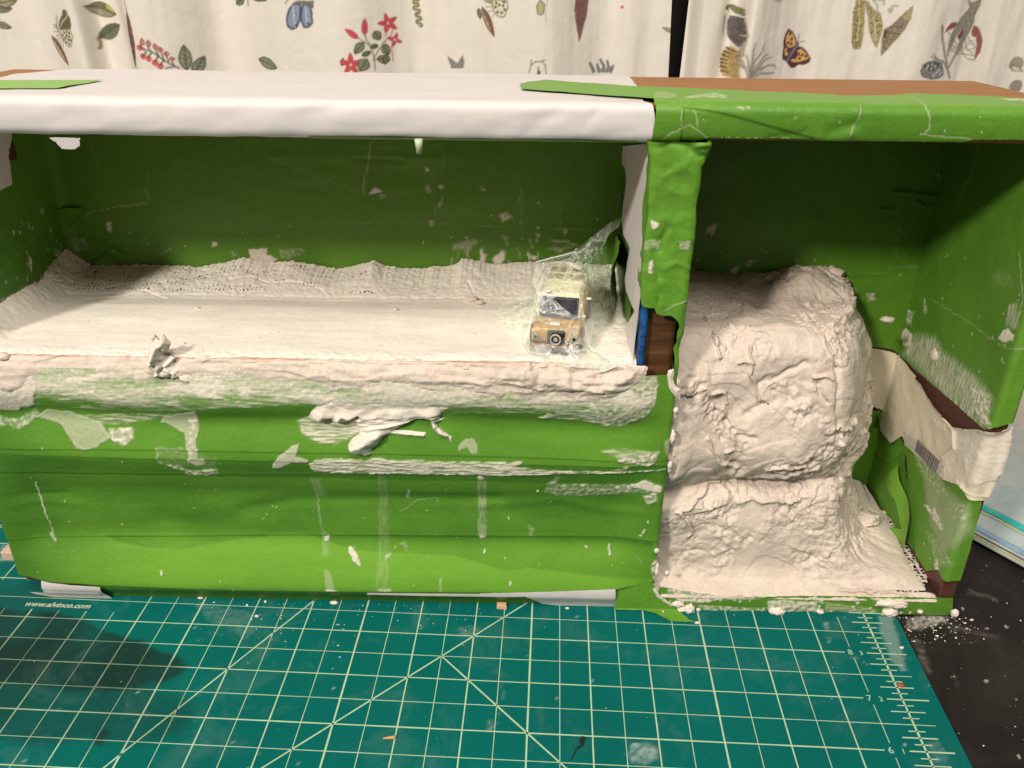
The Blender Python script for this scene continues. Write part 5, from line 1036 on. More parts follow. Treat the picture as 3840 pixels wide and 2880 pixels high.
# ================================================================== plaster inside the box
ROCK_D = lambda P, am=1.0, sd=0: None
def rot(x, y, z): return x*.8-z*.6, y, x*.6+z*.8
def disp(P, am, sd, f=1.0, flip=False):
    N = normals(P); N = -N if flip else N
    x, y, z = rot(P[..., 0]*f, P[..., 1]*f, P[..., 2]*f)
    w1 = fbm(x*.9, y*.9, z*.9, 3, sd+1); w2 = fbm(x*.9+7, y*.9, z*.9, 3, sd+2)
    xx, yy, zz_ = x+.22*w1, y+.22*w2, z+.22*w1
    patch = sm(-.05, .35, fbm(x*.75, y*.75, z*.75, 2, sd+8))
    h = .10*fbm(xx*.8, yy*.8, zz_*.8, 2, sd+3)+.035*noise(xx*2.1, yy*2.1, zz_*2.1, sd+4)
    # knife facets: stepped smears with sharp lower lips
    for f2, a2, s2 in ((.7, .055, 9), (1.3, .020, 19)):
        l = noise(xx*f2+s2, yy*f2, zz_*f2*1.3, sd+s2); st = l*2.6; fr_ = st-np.floor(st)
        h = h+a2*(fr_-.5)*sm(0, .14, fr_)*(.3+.8*patch)
    h = h+.022*noise(x*4.5, y*4.5, z*4.5, sd+5)*(.35+.8*patch)+(.018*noise(x*9, y*9, z*9, sd+6)+.011*noise(x*19, y*19, z*19, sd+7))*(.15+1.1*patch)
    # crumbly pockets
    pk = sm(.12, .40, fbm(x*1.2, y*1.2, z*1.2, 2, sd+31)); h = h+.05*pk*(noise(x*6, y*6, z*6, sd+33)+.5*noise(x*13, y*13, z*13, sd+34))
    return P+N*(h*am)[..., None]
shelf = 'plaster_shelf'
# shelf surface: x across, v from the front lip to the back wall
xs2 = np.linspace(-16.66, -6.10, 560); vs2 = np.linspace(0, 1, 190)
X, Vv = np.meshgrid(xs2, vs2)
Yc = interp([(0, -.045), (.03, -.05), (.60, 2.35), (.68, 2.55), (.94, 3.50), (1, 3.57)])
Zc = interp([(0, 4.93), (.02, 4.965), (.06, 5.0), (.5, 5.02), (.60, 4.97), (.66, 4.98), (.8, 5.12), (.94, 5.22), (1, 5.23)])
toph = interp([(q[0], q[1]-5.22) for q in [(-16.524,5.101),(-16.099,5.147),(-15.587,5.155),(-15.266,5.17),(-14.821,5.167),(-14.314,5.151),(-14.192,5.119),(-13.863,5.191),(-13.538,5.246),(-13.241,5.332),(-12.818,5.273)]]+[(q[0], q[1]-5.22) for q in [(-12.701,5.258),(-12.318,5.29),(-11.944,5.236),(-11.665,5.174),(-11.43,5.138),(-11.252,5.18),(-10.867,5.253),(-10.737,5.304),(-10.554,5.208),(-10.176,5.164),(-9.733,5.177),(-9.605,5.222),(-9.416,5.208),(-9.162,5.262),(-9.065,5.378),(-8.845,5.365),(-8.594,5.287),(-8.279,5.275)]]+[(q[0], q[1]-5.22) for q in [(-8.688,5.33),(-8.132,5.295),(-7.8,5.329)]]+[(-16.7, .0), (-6.1, .05)])
th = toph(X)+.03*fbm(X*14, X*0, 0, 3, 5)
Y = Yc(Vv); Z = Zc(Vv)+th*sm(.66, 1, Vv)
# rise along the left wall
Z = Z+.30*sm(-16.15, -16.66, X)*sm(.02, .2, Vv)
Z = Z+.022*fbm(X*.5, Y*1.3, 0, 2, 2)+.005*dfbm(X+Y*.4, Y, 1.2, 5, 6)+.012*fbm(X*3, Y*6, 0, 3, 12)*sm(.16, .04, Vv)+.03*fbm(X*.35, Y*.3, 0, 2, 77)
rough = .6*sm(.58, .7, Vv)+.8*sm(.12, .02, Vv)+.6*sm(-15.8, -16.6, X)+.7*sm(-6.9, -6.2, X)
P = np.stack([X, Y, Z], -1); N = normals(P)
hh = rough*(.022*fbm(X*4, Y*4, Z*4, 4, 4)+.016*(1-2*np.abs(noise(X*7, Y*7, Z*7, 8)))+.010*fbm(X*16, Y*16, Z*9, 2, 9))
# cracks where the gauze folds
for q in ([(-13.36,5.075),(-12.975,5.095),(-12.566,5.054),(-12.182,5.073),(-11.866,5.055),(-11.584,5.009)], [(-15.832,4.893),(-15.182,4.937),(-14.852,4.992),(-14.353,4.916)], [(-9.071,5.03),(-8.912,5.083),(-8.786,5.001),(-8.595,5.071)]):
    yy_ = 2.6; 
    q = [(x, (z-4.98)/.25*.95+2.6) for x, z in q]
    hh = hh-.030*np.exp(-(np.minimum(ldist(q, X, Y+.02*fbm(X*9, Y*0, 0, 2, 4), 0), 0)/.018)**2)
P = P+N*hh[..., None]
# holes of the plaster gauze at the back left
fx, fy = (X*13.5+.35*noise(X*5, Vv*30, 0, 21)) % 1, ((Vv-.66)*13.5*3.1+.4*noise(X*4, Vv*25, 0, 22)) % 1
hj = .10*noise(X*13, Vv*40, 0, 23)
hole = (fx < .32+hj) & (fy < .36+hj) & (Vv > .70) & (Vv < .95) & (noise(X*1.6, Vv*16, 0, 3)+.5*noise(X*6, Vv*50, 0, 4) > .05+.55*sm(-14.5, -11.5, X)) & (X < -9.2)
hole |= (fx < .3) & (fy < .3) & (Vv > .9) & (noise(X*1.1, Vv*9, 0, 13)+.4*noise(X*7, Vv*40, 0, 14) > .62)
tone = .9*np.exp(-((Vv-.008)/.010)**2)*(X > -16.2)*(X < -7.2)*sm(-.5, .3, fbm(X*.8, X*0, 0, 3, 6))
kp = ~(hole[:-1, :-1])
N_top = P[..., 1] < 3.7
sh = gridmesh('plaster_shelf', P, PLAS_F, box, kp, dict(tone=np.clip(tone, 0, 1), pl=P[..., 0]*0))
V, F = box_v(-16.6, -6.12, .2, 3.55, 4.90, 4.93)
mk('gauze_backing', V, F, m_simple('shaded_brown', (.05, .035, .022), .9), sh, smooth=False)
# rough upright strip: give it the rough material through a second thin coat at the back
sheet('gauze_coat', lambda a, b: (a, 3.53-.02*b*0, b), [(-16.4, 5.1)]+[(float(x), float(5.24+toph(x)+.05*math.sin(x*31)*.4)) for x in np.linspace(-16.4, -6.15, 160)]+[(-6.15, 5.1)], PLAS_R, box, res=.022, rag=.03, ragf=22, h=lambda a, b, D: .03*fbm(a*6, b*6, 0, 3, 3)+.02*sm(0, .05, D))

# front coat of the shelf lip
lipb = [(-16.227,4.38),(-15.96,4.21),(-15.601,4.506),(-15.385,4.653),(-15.134,4.629),(-15.037,4.607),(-14.922,4.661),(-14.665,4.665),(-14.525,4.605),(-14.209,4.645),(-13.845,4.679),(-13.71,4.582),(-13.348,4.603),(-12.837,4.597),(-11.923,4.57)]+[(-11.841,4.529),(-11.333,4.489),(-10.925,4.473),(-10.571,4.416),(-10.261,4.456),(-10.05,4.56),(-9.798,4.493),(-9.289,4.439),(-8.778,4.431),(-8.116,4.422)]+[(-8.156,4.332),(-7.772,4.31),(-7.466,4.374),(-7.155,4.263),(-6.999,4.222),(-6.899,4.282),(-6.59,4.259),(-6.345,4.422),(-6.101,4.57),(-5.903,4.631)]+[(-5.92, 4.8)]
lipb = sorted(lipb, key=lambda q: q[0]); lipb = [q for i, q in enumerate(lipb) if i == 0 or q[0]-lipb[i-1][0] > .02]
def liph(a, b, D):
    lb = np.interp(a, [q[0] for q in lipb], [q[1] for q in lipb])
    xx = a+.15*fbm(a*2, b*2, 0, 2, 3)
    h = .035+.03*dfbm(xx, b, 1.2, 6, 4)+.018*(1-2*np.abs(noise(xx*1.3, b*6, 0, 6)))*sm(-15, -12.5, a)+.016*fbm(a*9, b*11, 0, 3, 8)*sm(-13.5, -12, a)+.022*noise(a*4, b*7, 0, 18)*sm(-12.5, -9, a)+.005*fbm(a*16, b*18, 0, 2, 9)
    h = h+.022*sm(0, .05, noise(xx*1.1, b*4.2, 0, 16))
    dn = np.maximum(b-lb, 0)
    h = h*sm(0, .07, D)+.010*np.exp(-(dn/.035)**2)*sm(0, .02, D)*(.5+1.5*noise(a*1.5, a*0, 0, 5))
    h = h*(.18+.82*sm(.0, .28, dn+.04*noise(a*3, b*3, 0, 9)))
    h = h*(1+.8*sm(-9, -7.5, a)*sm(4.2, 4.6, b))+.06*sm(-16.2, -16.9, a)
    return h
liptone = lambda a, b: .8*sm(.035, .0, np.abs(b-4.955+.012*np.sin(a*2)))*(a > -16.2)*(a < -7)*sm(-.55, .2, fbm(a*1.1, a*0, 0, 3, 6))
def lipp(a, b):
    p = Paint(a, b, .03, 9, 410)
    for q in ([(-10.063,4.56),(-9.918,4.634),(-9.791,4.636),(-9.809,4.536),(-9.977,4.49),(-10.053,4.512)], [(-11.028,4.472),(-10.822,4.487),(-10.825,4.446),(-11.005,4.437)], [(-10.68,4.492),(-10.586,4.494),(-10.595,4.445),(-10.672,4.443)], [(-12.35,4.549),(-12.196,4.551),(-12.253,4.513),(-12.355,4.511)], [(-11.367,4.537),(-11.2,4.543),(-11.074,4.522),(-11.331,4.512)]): p.poly(q, .85, 'b')
    return p
lip = sheet('plaster_lip', lambda a, b: (np.clip(a, -16.95, 0), -.030-und(a, b)*sm(4.97, 4.75, b)-.010*sm(4.9, 4.7, b)+np.maximum(0, -16.8-a)**2, b), [(-17.2, 4.98)]+[(-17.2, 3.9)]+lipb+[(-5.93, 4.90), (-6.3, 4.94), (-6.5, 4.97), (-9, 4.965), (-12, 4.975)], PLAS_R, box, res=.0185, h=liph, tone=liptone, rag=.035, ragf=7, seed=4)
lip_cover = interp([(0, 0), (1, 1)])
# thick drip hanging from the lip
dripP = [(-11.314,3.91),(-11.249,4.045),(-11.118,4.194),(-11.026,4.211),(-10.89,4.292),(-10.739,4.251),(-10.58,4.306),(-10.351,4.264),(-10.116,4.309),(-9.811,4.238),(-9.603,4.294),(-9.297,4.212),(-9.013,4.209),(-9.009,4.159),(-9.147,4.053),(-9.202,3.919),(-9.071,3.951),(-9.257,3.843),(-9.22,3.769),(-9.053,3.651),(-8.996,3.606),(-9.009,3.505),(-9.054,3.596),(-9.211,3.633),(-9.312,3.737),(-9.339,3.871),(-9.462,3.938),(-9.62,3.896),(-9.835,3.772),(-9.943,3.71),(-9.681,3.706),(-9.419,3.68),(-9.422,3.598),(-9.685,3.608),(-9.999,3.639),(-10.107,3.6),(-10.216,3.445),(-10.304,3.397),(-10.317,3.289),(-10.42,3.256),(-10.551,3.29),(-10.68,3.344),(-10.704,3.436),(-10.638,3.545),(-10.512,3.639),(-10.53,3.759),(-10.641,3.847),(-10.827,3.814),(-10.925,3.887),(-11.131,3.913),(-11.213,3.882)]
def driph(a, b, D):
    h = .11*(1-np.exp(-np.maximum(D, 0)/.06))+.03*fbm(a*4, b*6, 0, 3, 6)*sm(0, .06, D)+.02*(1-2*np.abs(noise(a*3, b*8, 0, 7)))*sm(0, .05, D)
    for P_, am, wd in (([(-10.595,3.407),(-10.374,3.534),(-10.184,3.629)], .12, .09), ([(-11.129,3.943),(-11.06,4.122),(-10.894,4.242)], .05, .06), ([(-10.896,3.917),(-10.753,4.069),(-10.55,4.013)], .05, .03), ([(-9.284,3.797),(-9.079,3.65)], .05, .03), ([(-10.362,3.717),(-9.831,3.847),(-9.462,3.944)], .05, .03)): h = h+am*np.exp(-(np.minimum(ldist(P_, a, b, 0), 0)/wd)**2)*sm(-.005, .04, D)
    hole = sdf([(-10.654,4.011),(-10.497,4.029),(-10.454,3.97),(-10.531,3.918),(-10.633,3.952)], a, b); h = h*(1-sm(-.02, .03, hole))
    h = h*(.25+.75*sm(.0, .16, 4.16-b+.05*noise(a*4, b*4, 0, 3)))
    return h-.008
dr = sheet('plaster_drip', fpos(.035), dripP, PLAS, box, res=.0125, h=driph, rag=.006, ragf=8)
# curled lump standing on the lip
lx, lz = [(-13.47,4.916)][0]
lumpP = [(-13.726,4.926),(-13.658,5.083),(-13.597,5.14),(-13.599,5.224),(-13.537,5.23),(-13.599,5.335),(-13.516,5.369),(-13.457,5.276),(-13.399,5.388),(-13.337,5.306),(-13.281,5.229),(-13.329,5.13),(-13.414,5.059),(-13.364,5.003),(-13.256,4.991),(-13.314,4.89),(-13.181,4.793),(-13.184,4.692),(-13.057,4.592),(-13.111,4.504),(-13.172,4.532),(-13.291,4.603),(-13.352,4.549),(-13.444,4.624),(-13.658,4.591),(-13.662,4.712),(-13.732,4.826)]
def lumph(a, b, D):
    h = .15*(1-np.exp(-np.maximum(D, 0)/.05))+.05*noise(a*6, b*6, 0, 4)*sm(0, .05, D)+.03*noise(a*13, b*13, 0, 5)*sm(0, .04, D)
    for P_, am, wd in (([(-13.615,4.971),(-13.471,5.198),(-13.341,5.284)], .08, .05), ([(-13.589,4.685),(-13.496,4.916),(-13.568,5.084)], .06, .04), ([(-13.418,4.917),(-13.292,4.748),(-13.117,4.548)], .05, .04), ([(-13.49,4.802),(-13.372,5.031)], -.02, .03)): h = h+am*np.exp(-(np.minimum(ldist(P_, a, b, 0), 0)/wd)**2)*sm(-.005, .04, D)
    return h
lump = sheet('plaster_flake', lambda a, b: (a, -.10+.04*np.sin(b*7), b), lumpP, PLAS, box, res=.012, h=lumph, rag=.012, ragf=12)
for i, (q, r) in enumerate((([(-13.525,5.113)][0], (.11, .08, .14)), ([(-13.545,4.858)][0], (.13, .10, .15)), ([(-13.448,4.745)][0], (.14, .10, .10)), ([(-13.302,4.69)][0], (.09, .07, .05)), ([(-13.389,5.227)][0], (.06, .05, .09)))):
    blob('flake_core', (q[0], -.13, q[1]), r, PLAS, lump, .22, .9, 30+i, 4)
sheet('flake_back', lambda a, b: (a, -.10+.04*np.sin(b*7), b), lumpP, PLAS, lump, res=.02, h=lambda a, b, D: .08*(1-np.exp(-np.maximum(D, 0)/.05)), rag=.012, ragf=12, flip=True)
for q, r in (([(-8.83,4.796)][0], (.07, .04, .06)), ([(-8.751,4.854)][0], (.06, .04, .04)), ([(-8.289,4.862)][0], (.10, .05, .07)), ([(-8.186,4.793)][0], (.06, .04, .05)), ([(-7.795,4.929)][0], (.06, .05, .04)), ([(-7.546,4.908)][0], (.08, .05, .03)), ([(-15.976,4.931)][0], (.10, .06, .06)), ([(-15.524,4.767)][0], (.07, .05, .09)), ([(-15.976,4.73)][0], (.16, .07, .06)), ([(-15.902,4.411)][0], (.18, .06, .10)), ([(-16.172,4.288)][0], (.14, .07, .14))):
    blob('plaster_crumb', (q[0], -.08, q[1]), r, PLAS_R, sh, .4, 1.7, int(q[0]*-10), 3)
for i in range(22):
    rg = random.Random(i+90); blob('plaster_crumb', (rg.choice((rg.uniform(-16, -6.3), rg.uniform(-9, -6.3))), rg.uniform(.1, 2.6), 5.01), (rg.uniform(.012, .03),)*2+(rg.uniform(.01, .02),), PLAS_R, sh, .4, 1.4, i, 2)
for q, r in (([(-8.784,2.42)][0], (.10, .08, .05)), ([(-8.875,2.456)][0], (.06, .05, .05)), ([(-8.657,2.265)][0], (.07, .06, .04)), ([(-13.577,1.799)][0], (.05, .03, .03)), ([(-10.109,1.881)][0], (.04, .03, .03))): blob('plaster_crumb', (q[0], q[1], 5.02), r, PLAS_R, sh, .4, 1.5, int(q[0]*-7), 3)
# left wall smear climbing from the shelf
sheet('plaster_smear', lambda a, b: (-16.59+a*0, a, b), [(.0, 4.9), (3.6, 4.9), (3.6, 5.3), (3.3, 5.25), (3.0, 5.12), (2.6, 5.3)]+[(2.4,5.249),(2.175,5.316),(2.065,5.203),(1.518,5.081),(1.008,5.082)]+[(.4, 5.1)], PLAS_R, box, res=.02, rag=.05, ragf=6, h=lambda a, b, D: .05*sm(0, .1, D)+.02*fbm(a*6, b*6, 0, 3, 3))

# ------------------------------------------------------------------ the cliff in the right bay
prof = [(3.58, 5.20), (3.35, 5.20), (3.0, 5.14), (2.6, 5.04), (2.2, 5.02), (1.6, 5.07), (1.15, 5.09), (.92, 5.02), (.76, 4.80), (.66, 4.3), (.55, 3.6), (.50, 3.1), (.54, 2.75), (.66, 2.52), (.84, 2.36), (.88, 2.28), (.72, 2.18), (.56, 2.05), (.50, 1.7), (.48, 1.25), (.45, .9), (.40, .65), (.30, .46), (.0, .36), (-.04, .34), (-.05, .28)]
L_ = np.r_[0, np.cumsum([math.dist(prof[i], prof[i+1]) for i in range(len(prof)-1)])]; L_ /= L_[-1]
T = np.linspace(0, 1, 500); K = np.linspace(-.007, .007, 7)
yt = sum(np.interp(np.clip(T+k, 0, 1), L_, [p[0] for p in prof]) for k in K)/7; zt = sum(np.interp(np.clip(T+k, 0, 1), L_, [p[1] for p in prof]) for k in K)/7
xr = np.interp(zt, [.2, .34, .42, .6, .9, 1.3, 1.8, 2.1, 2.35, 3.1, 3.6, 4.2, 4.6, 4.9, 5.1], [-.34, -.34, -.40, -.85, -1.05, -1.25, -1.20, -1.02, -.98, -1.12, -1.20, -1.36, -1.52, -1.8, -1.85])
xc_ = np.interp(zt, [.2, .34, .45, .7, 1.0, 1.5, 2.1, 2.4, 3.0, 4.5, 5.0], [-.34, -.34, -.6, -1.55, -1.95, -2.2, -2.35, -2.45, -2.5, -2.62, -2.75])
ns = 460; Sg = np.linspace(0, 1, ns)
Pk = np.zeros((len(T), ns, 3))
Kx = np.linspace(-.055, .055, 15)
for j in range(len(T)):
    y0 = yt[j]; xa = xc_[j]; xb = max(xr[j], xa+.001)
    cx = [-5.52, xa, xb, xb+.12*(zt[j] > .5)]; cy = [y0, y0, max(y0+.01, 2.5), max(3.62, y0+.02)]
    cs = [0, .60, .87, 1]
    kk = Kx if zt[j] > .42 else Kx*.1
    for k_ in kk:
        Pk[j, :, 0] += np.interp(np.clip(Sg+k_, 0, 1), cs, cx)/15; Pk[j, :, 1] += np.interp(np.clip(Sg+k_, 0, 1), cs, cy)/15
    Pk[j, :, 2] = zt[j]
# large forms
x, y, z = Pk[..., 0], Pk[..., 1], Pk[..., 2]
g = lambda v, c, w_: np.exp(-((v-c)/w_)**2)
fr = sm(.5, .95, z)*sm(5.1, 4.8, z)          # the upright part only
Pk[..., 1] -= fr*(.10*g(x, -3.3, .9)*g(z, 3.2, .9)-.10*g(x, -4.5, .5)*g(z, 3.9, .6)+.42*g(x, -5.5, .95)*sm(5.1, 4.3, z)*sm(.6, 2.4, z)-.08*g(x, -2.6, .3)*g(z, 2.8, .7)+.15*g(x, -2.2, .4)*g(z, 3.6, 1.2))
Pk[..., 1] -= fr*(.08*g(x, -3.6, .9)*g(z, 1.3, .4))
Pk[..., 2] += sm(2.6, 3.1, y)*sm(4.6, 4.9, z)*(.20*g(x, -2.45, .50)+.06*g(x, -1.75, .4))-sm(4.6, 4.95, z)*.10*g(x, -3.6, .35)*g(y, 2.7, .5)
Pk[..., 2] += sm(4.6, 4.9, z)*.10*g(x, -4.9, .5)*sm(2.4, 2.9, y)
Pk[..., 2] -= sm(4.6, 4.9, z)*.10*sm(-1.9, -1.5, x)
Pk[..., 0] += sm(1.0, 2.2, z)*sm(5.0, 4.4, z)*sm(.82, .95, np.broadcast_to(Sg, z.shape))*(.12*np.sin(z*2.4+.4))
amt = .35+.45*sm(.40, .8, z)+.30*sm(1.6, 2.6, z)
amt = amt*(1-.35*sm(-1.2, -.9, x)*sm(.6, .4, z))
Pd = disp(Pk, amt, 40)
# crevice from the left and hairline cracks
def dig(P, lines, depth, wd):
    N = normals(P); h = 0
    for q in lines: h = h-depth*np.exp(-(np.minimum(ldist(q, P[..., 0]+.03*noise(P[..., 2]*5, P[..., 0]*5, 0, 3), P[..., 2]+.03*noise(P[..., 0]*6, P[..., 2]*3, 0, 4), 0), 0)/wd)**2)*(P[..., 1] < 1.9)
    return P+N*h[..., None]
Pd = dig(Pd, [[(-5.123,1.933),(-4.934,1.995),(-4.723,2.135),(-4.547,2.291),(-4.36,2.333)], [(-3.937,2.035),(-3.423,2.045),(-3.096,2.013),(-2.818,2.088)]], .06, .03)
Pd = dig(Pd, [[(-5.204,4.234),(-4.863,4.291),(-4.792,4.19),(-4.52,4.195),(-4.461,3.957)], [(-4.339,4.666),(-4.103,4.686)], [(-3.081,4.439),(-2.875,4.459),(-2.744,4.394)], [(-4.274,3.186),(-4.425,3.147)], [(-3.653,2.759),(-3.477,2.855),(-3.278,2.785),(-2.973,2.846)], [(-5.058,1.935),(-4.82,1.506),(-4.869,1.345)], [(-3.897,2.455),(-3.489,2.501),(-3.034,2.641),(-2.703,2.74)], [(-4.764,3.392),(-4.498,2.964),(-4.26,2.821)], [(-4.132,4.898),(-4.1,4.438),(-3.894,4.036)], [(-4.708,5.017),(-4.647,4.759)]], .065, .022)
Pd = dig(Pd, [[(-3.931,4.307),(-3.537,4.481),(-3.206,4.652)], [(-4.1,3.756),(-3.879,3.933),(-3.647,4.006)], [(-4.075,2.602),(-4.031,2.752),(-4.233,2.859)], [(-2.871,5.111),(-2.672,4.661),(-2.575,3.783),(-2.412,3.22)], [(-2.972,4.323),(-2.907,4.121),(-2.799,4.021)], [(-4.454,3.645),(-4.177,3.403),(-3.925,3.372)]], -.05, .05)
# gauze holes in the floor at the right
gx, gy = (Pd[..., 0]*12) % 1, (Pd[..., 1]*12) % 1
flo = (z < .40) & (x > -1.15) & (y > .15)
hol = flo & (gx < .42) & (gy < .42) & (noise(Pd[..., 0]*2.2, Pd[..., 1]*1.4, 0, 5) > .30-.75*sm(-1.1, -.5, Pd[..., 0]))
edge = (z < .42) & (Pd[..., 0] > -.40-.55*np.maximum(0, 0)-.10+.10*np.where(gy < .5, 1, 0)*0+.09*noise(Pd[..., 1]*12, Pd[..., 1]*0, 0, 2)+.18*sm(.5, .0, Pd[..., 1]))
cliff = gridmesh('plaster_cliff', Pd, PLAS_R, box, ~(hol | edge | ((z < .405) & (Pd[..., 0] > -1.3) & (Pd[..., 1] > .1)))[:-1, :-1], dict(tone=np.clip(.8*g(z, .33, .02)*(x > -4.1)*(x < -3.0)*sm(.1, .4, noise(x*4, z*9, 0, 3)), 0, 1), pl=z*0))
# floor mesh right of the cliff (separate dense sheet, the cliff columns are sparse there)
def gauze_keep(A, B):
    gx, gy = (A*11.5+.5*noise(A*5, B*5, 0, 31)) % 1, (B*11.5+.5*noise(A*5, B*5, 0, 32)) % 1
    return ~((gx < .36) & (gy < .36) & (noise(A*2.5, B*1.6, 0, 5)+.5*noise(A*8, B*8, 0, 6) > .30-.7*sm(-1.5, -.6, A)))
gz = [(-0.65,2.683),(-0.341,2.574),(-0.287,2.171),(-0.278,1.674),(-0.258,1.153),(-0.287,0.658),(-0.319,0.467),(-0.499,0.184)]+[(-.9, .0), (-2.4, .1), (-2.4, 2.8), (-1.0, 3.1)]
sheet('gauze_floor', lambda a, b: (a, b, .40+a*0), gz, PLAS_R, box, res=.02, rag=.10, ragf=5, keepfn=gauze_keep, h=lambda a, b, D: .03*fbm(a*5, b*5, 0, 3, 4)+.02*fbm(a*1.5, b*1.5, 0, 2, 4))
V, F = box_v(-5.5, -.31, .05, 3.6, .27, .30); mk('floor_board', V, F, m_simple('dark_floor', (.03, .022, .024), .6), box, smooth=False)
# ragged flakes and drips
fl = blob('plaster_flake', (-1.05, 2.05, .62), (.34, .25, .06), PLAS_R, box, .45, 1.6, 21, 4)
for q, r in (([(-3.188,-0.108)][0], (.13, .07, .07)), ([(-3.222,0.012)][0], (.10, .05, .06)), ([(-2.4,-0.041)][0], (.06, .04, .03)), ([(-1.161,0.259)][0], (.26, .05, .06)), ([(-1.15,0.061)][0], (.13, .08, .08)), ([(-1.032,0.222)][0], (.12, .05, .05)), ([(-0.614,0.093)][0], (.05, .04, .03)), ([(0.014,0.068)][0], (.06, .06, .08)), ([(-4.77,-0.146)][0], (.09, .07, .10)), ([(-4.883,0.053)][0], (.10, .06, .05)), ([(-4.987,0.17)][0], (.10, .05, .05)), ([(-4.605,0.039)][0], (.04, .03, .03))):
    blob('plaster_drip', (q[0], -.07, max(q[1], .04)), r, PLAS, cliff, .35, 1.2, int(q[0]*-31), 4)
blob('plaster_drip', (-.30, 2.2, 4.15), (.09, .14, .12), PLAS_R, cliff, .4, 1.5, 61, 3)
blob('plaster_drip', (-1.25, 2.4, 4.75), (.12, .08, .05), PLAS_R, cliff, .4, 1.5, 63, 3)
for i, q in enumerate([(-5.414,4.148),(-5.25,0.857),(-5.478,1.351)]): blob('plaster_drip', (q[0]+.0, -.06, q[1]), (.04, .03, .05), PLAS, cliff, .4, 1.3, 71+i, 3)
# seam of plaster along the divider edge of the front panel
for i in range(11):
    rg = random.Random(i+300); zz1 = rg.choice((.15, .5, .9, 1.1, 1.7, 2.6, 3.0, 3.4, 3.7, 4.1))+rg.uniform(-.1, .1)
    blob('plaster_bead', (-5.42+rg.uniform(-.02, .03), .0+rg.uniform(-.03, .04), zz1), (rg.uniform(.02, .045), .03, rg.uniform(.05, .11)), PLAS, cliff, .4, 1.5, i, 3)
# curled bead of dried glue under the rail
q = [(-9.354,8.211)][0]
bm = bmesh.new(); bmesh.ops.create_cone(bm, cap_ends=False, segments=20, radius1=.07, radius2=.12, depth=.22)
Vc = np.array([v.co[:] for v in bm.verts]); Fc = [[v.index for v in f_.verts] for f_ in bm.faces]; bm.free()
o = mk('tape_curl', Vc*np.array((.55, .5, 1))*.9+np.array((q[0], -.04, q[1]+.02)), Fc, m_simple('pale_green_tape_back', (.42, .50, .33), .5), box)
m_ = o.modifiers.new('solid', 'SOLIDIFY'); m_.thickness = .03*S

# ================================================================== toy truck
TB = (-7.375, .15, 5.03)
truck = thing('toy_truck', 'small tan and cream toy truck wrapped in clear film on the plaster shelf', 'toy truck', TB, math.radians(-9))
truck.scale = (1.06, 1.10, 1.12)
OCH = m_simple('ochre_paint', (.52, .29, .075), .35, .5, 0, .35, 5); CRM = m_simple('cream_paint', (.72, .64, .42), .35, .5, 0, .15, 5)
BLK = m_simple('black_plastic', (.015, .015, .02), .35); GLS = m_simple('smoky_glass', (.035, .035, .045), .15, .5, 0, .6, 8); BRN = m_simple('brown_panel', (.30, .22, .09), .5, .5, 0, .3, 6); GREY = m_simple('grey_ring', (.38, .35, .30), .4)
RBR = m_simple('rusty_bumper', (.28, .13, .06), .5)
def prism(name, side, x0, x1, mat, parent, bev=.02, taper=0, local=True):
    """side outline (y,z) pulled from x0 to x1"""
    n = len(side); zs = [p[1] for p in side]; zm, zM = min(zs), max(zs); V = []
    for s_, x in ((-1, x0), (1, x1)):
        for y, z in side: V.append((x-s_*taper*(z-zm)/(zM-zm+1e-9)*1.0, y, z))
    bm = bmesh.new(); vs_ = [bm.verts.new(Vector(v)*S) for v in V]
    bm.faces.new(vs_[:n][::-1]); bm.faces.new(vs_[n:])
    for i in range(n): j = (i+1) % n; bm.faces.new((vs_[i], vs_[j], vs_[n+j], vs_[n+i]))
    bmesh.ops.recalc_face_normals(bm, faces=bm.faces)
    me = bpy.data.meshes.new(name); bm.to_mesh(me); bm.free(); me.materials.append(mat)
    o = bpy.data.objects.new(name, me); col.objects.link(o); o.parent = parent
    if bev:
        m = o.modifiers.new('bevel', 'BEVEL'); m.width = bev*S; m.segments = 3; m.limit_method = 'ANGLE'
    return o
def cyl(name, c, r, d, axis, mat, parent, seg=24, bev=.01):
    bm = bmesh.new(); bmesh.ops.create_cone(bm, cap_ends=True, segments=seg, radius1=r*S, radius2=r*S, depth=d*S)
    R_ = {'x': Matrix.Rotation(math.pi/2, 4, 'Y'), 'y': Matrix.Rotation(math.pi/2, 4, 'X'), 'z': Matrix.Identity(4)}[axis]
    bmesh.ops.transform(bm, matrix=Matrix.Translation(Vector(c)*S) @ R_, verts=bm.verts)
    me = bpy.data.meshes.new(name); bm.to_mesh(me); bm.free(); me.materials.append(mat)
    o = bpy.data.objects.new(name, me); col.objects.link(o); o.parent = parent
    if bev: m = o.modifiers.new('bevel', 'BEVEL'); m.width = bev*S; m.segments = 2; m.limit_method = 'ANGLE'
    return o
W2 = .365
prism('body', [(.03, .13), (.02, .27), (.06, .35), (.34, .40), (.60, .42), (1.78, .44), (1.80, .13)], -W2, W2, OCH, truck, .045, .012)
prism('cab', [(.31, .385), (.40, .52), (.47, .66), (.56, .70), (.98, .71), (1.00, .40)], -.335, .335, CRM, truck, .045, .045)
wn = prism('windshield', [(.318, .43), (.322, .42), (.452, .645), (.44, .65)], -.285, .285, GLS, truck, .004, .022)
for a_ in ((-.292, -.272), (.272, .292)): prism('windshield_frame', [(.308, .42), (.325, .41), (.458, .655), (.44, .66)], a_[0], a_[1], BLK, wn, .003)
for z_ in ((.30, .405, .425), (.445, .645, .665)): prism('windshield_frame', [(z_[0]+.0, z_[1]), (z_[0]+.02, z_[1]), (z_[0]+.03, z_[2]), (z_[0]+.01, z_[2])], -.285, .285, BLK, wn, .003)
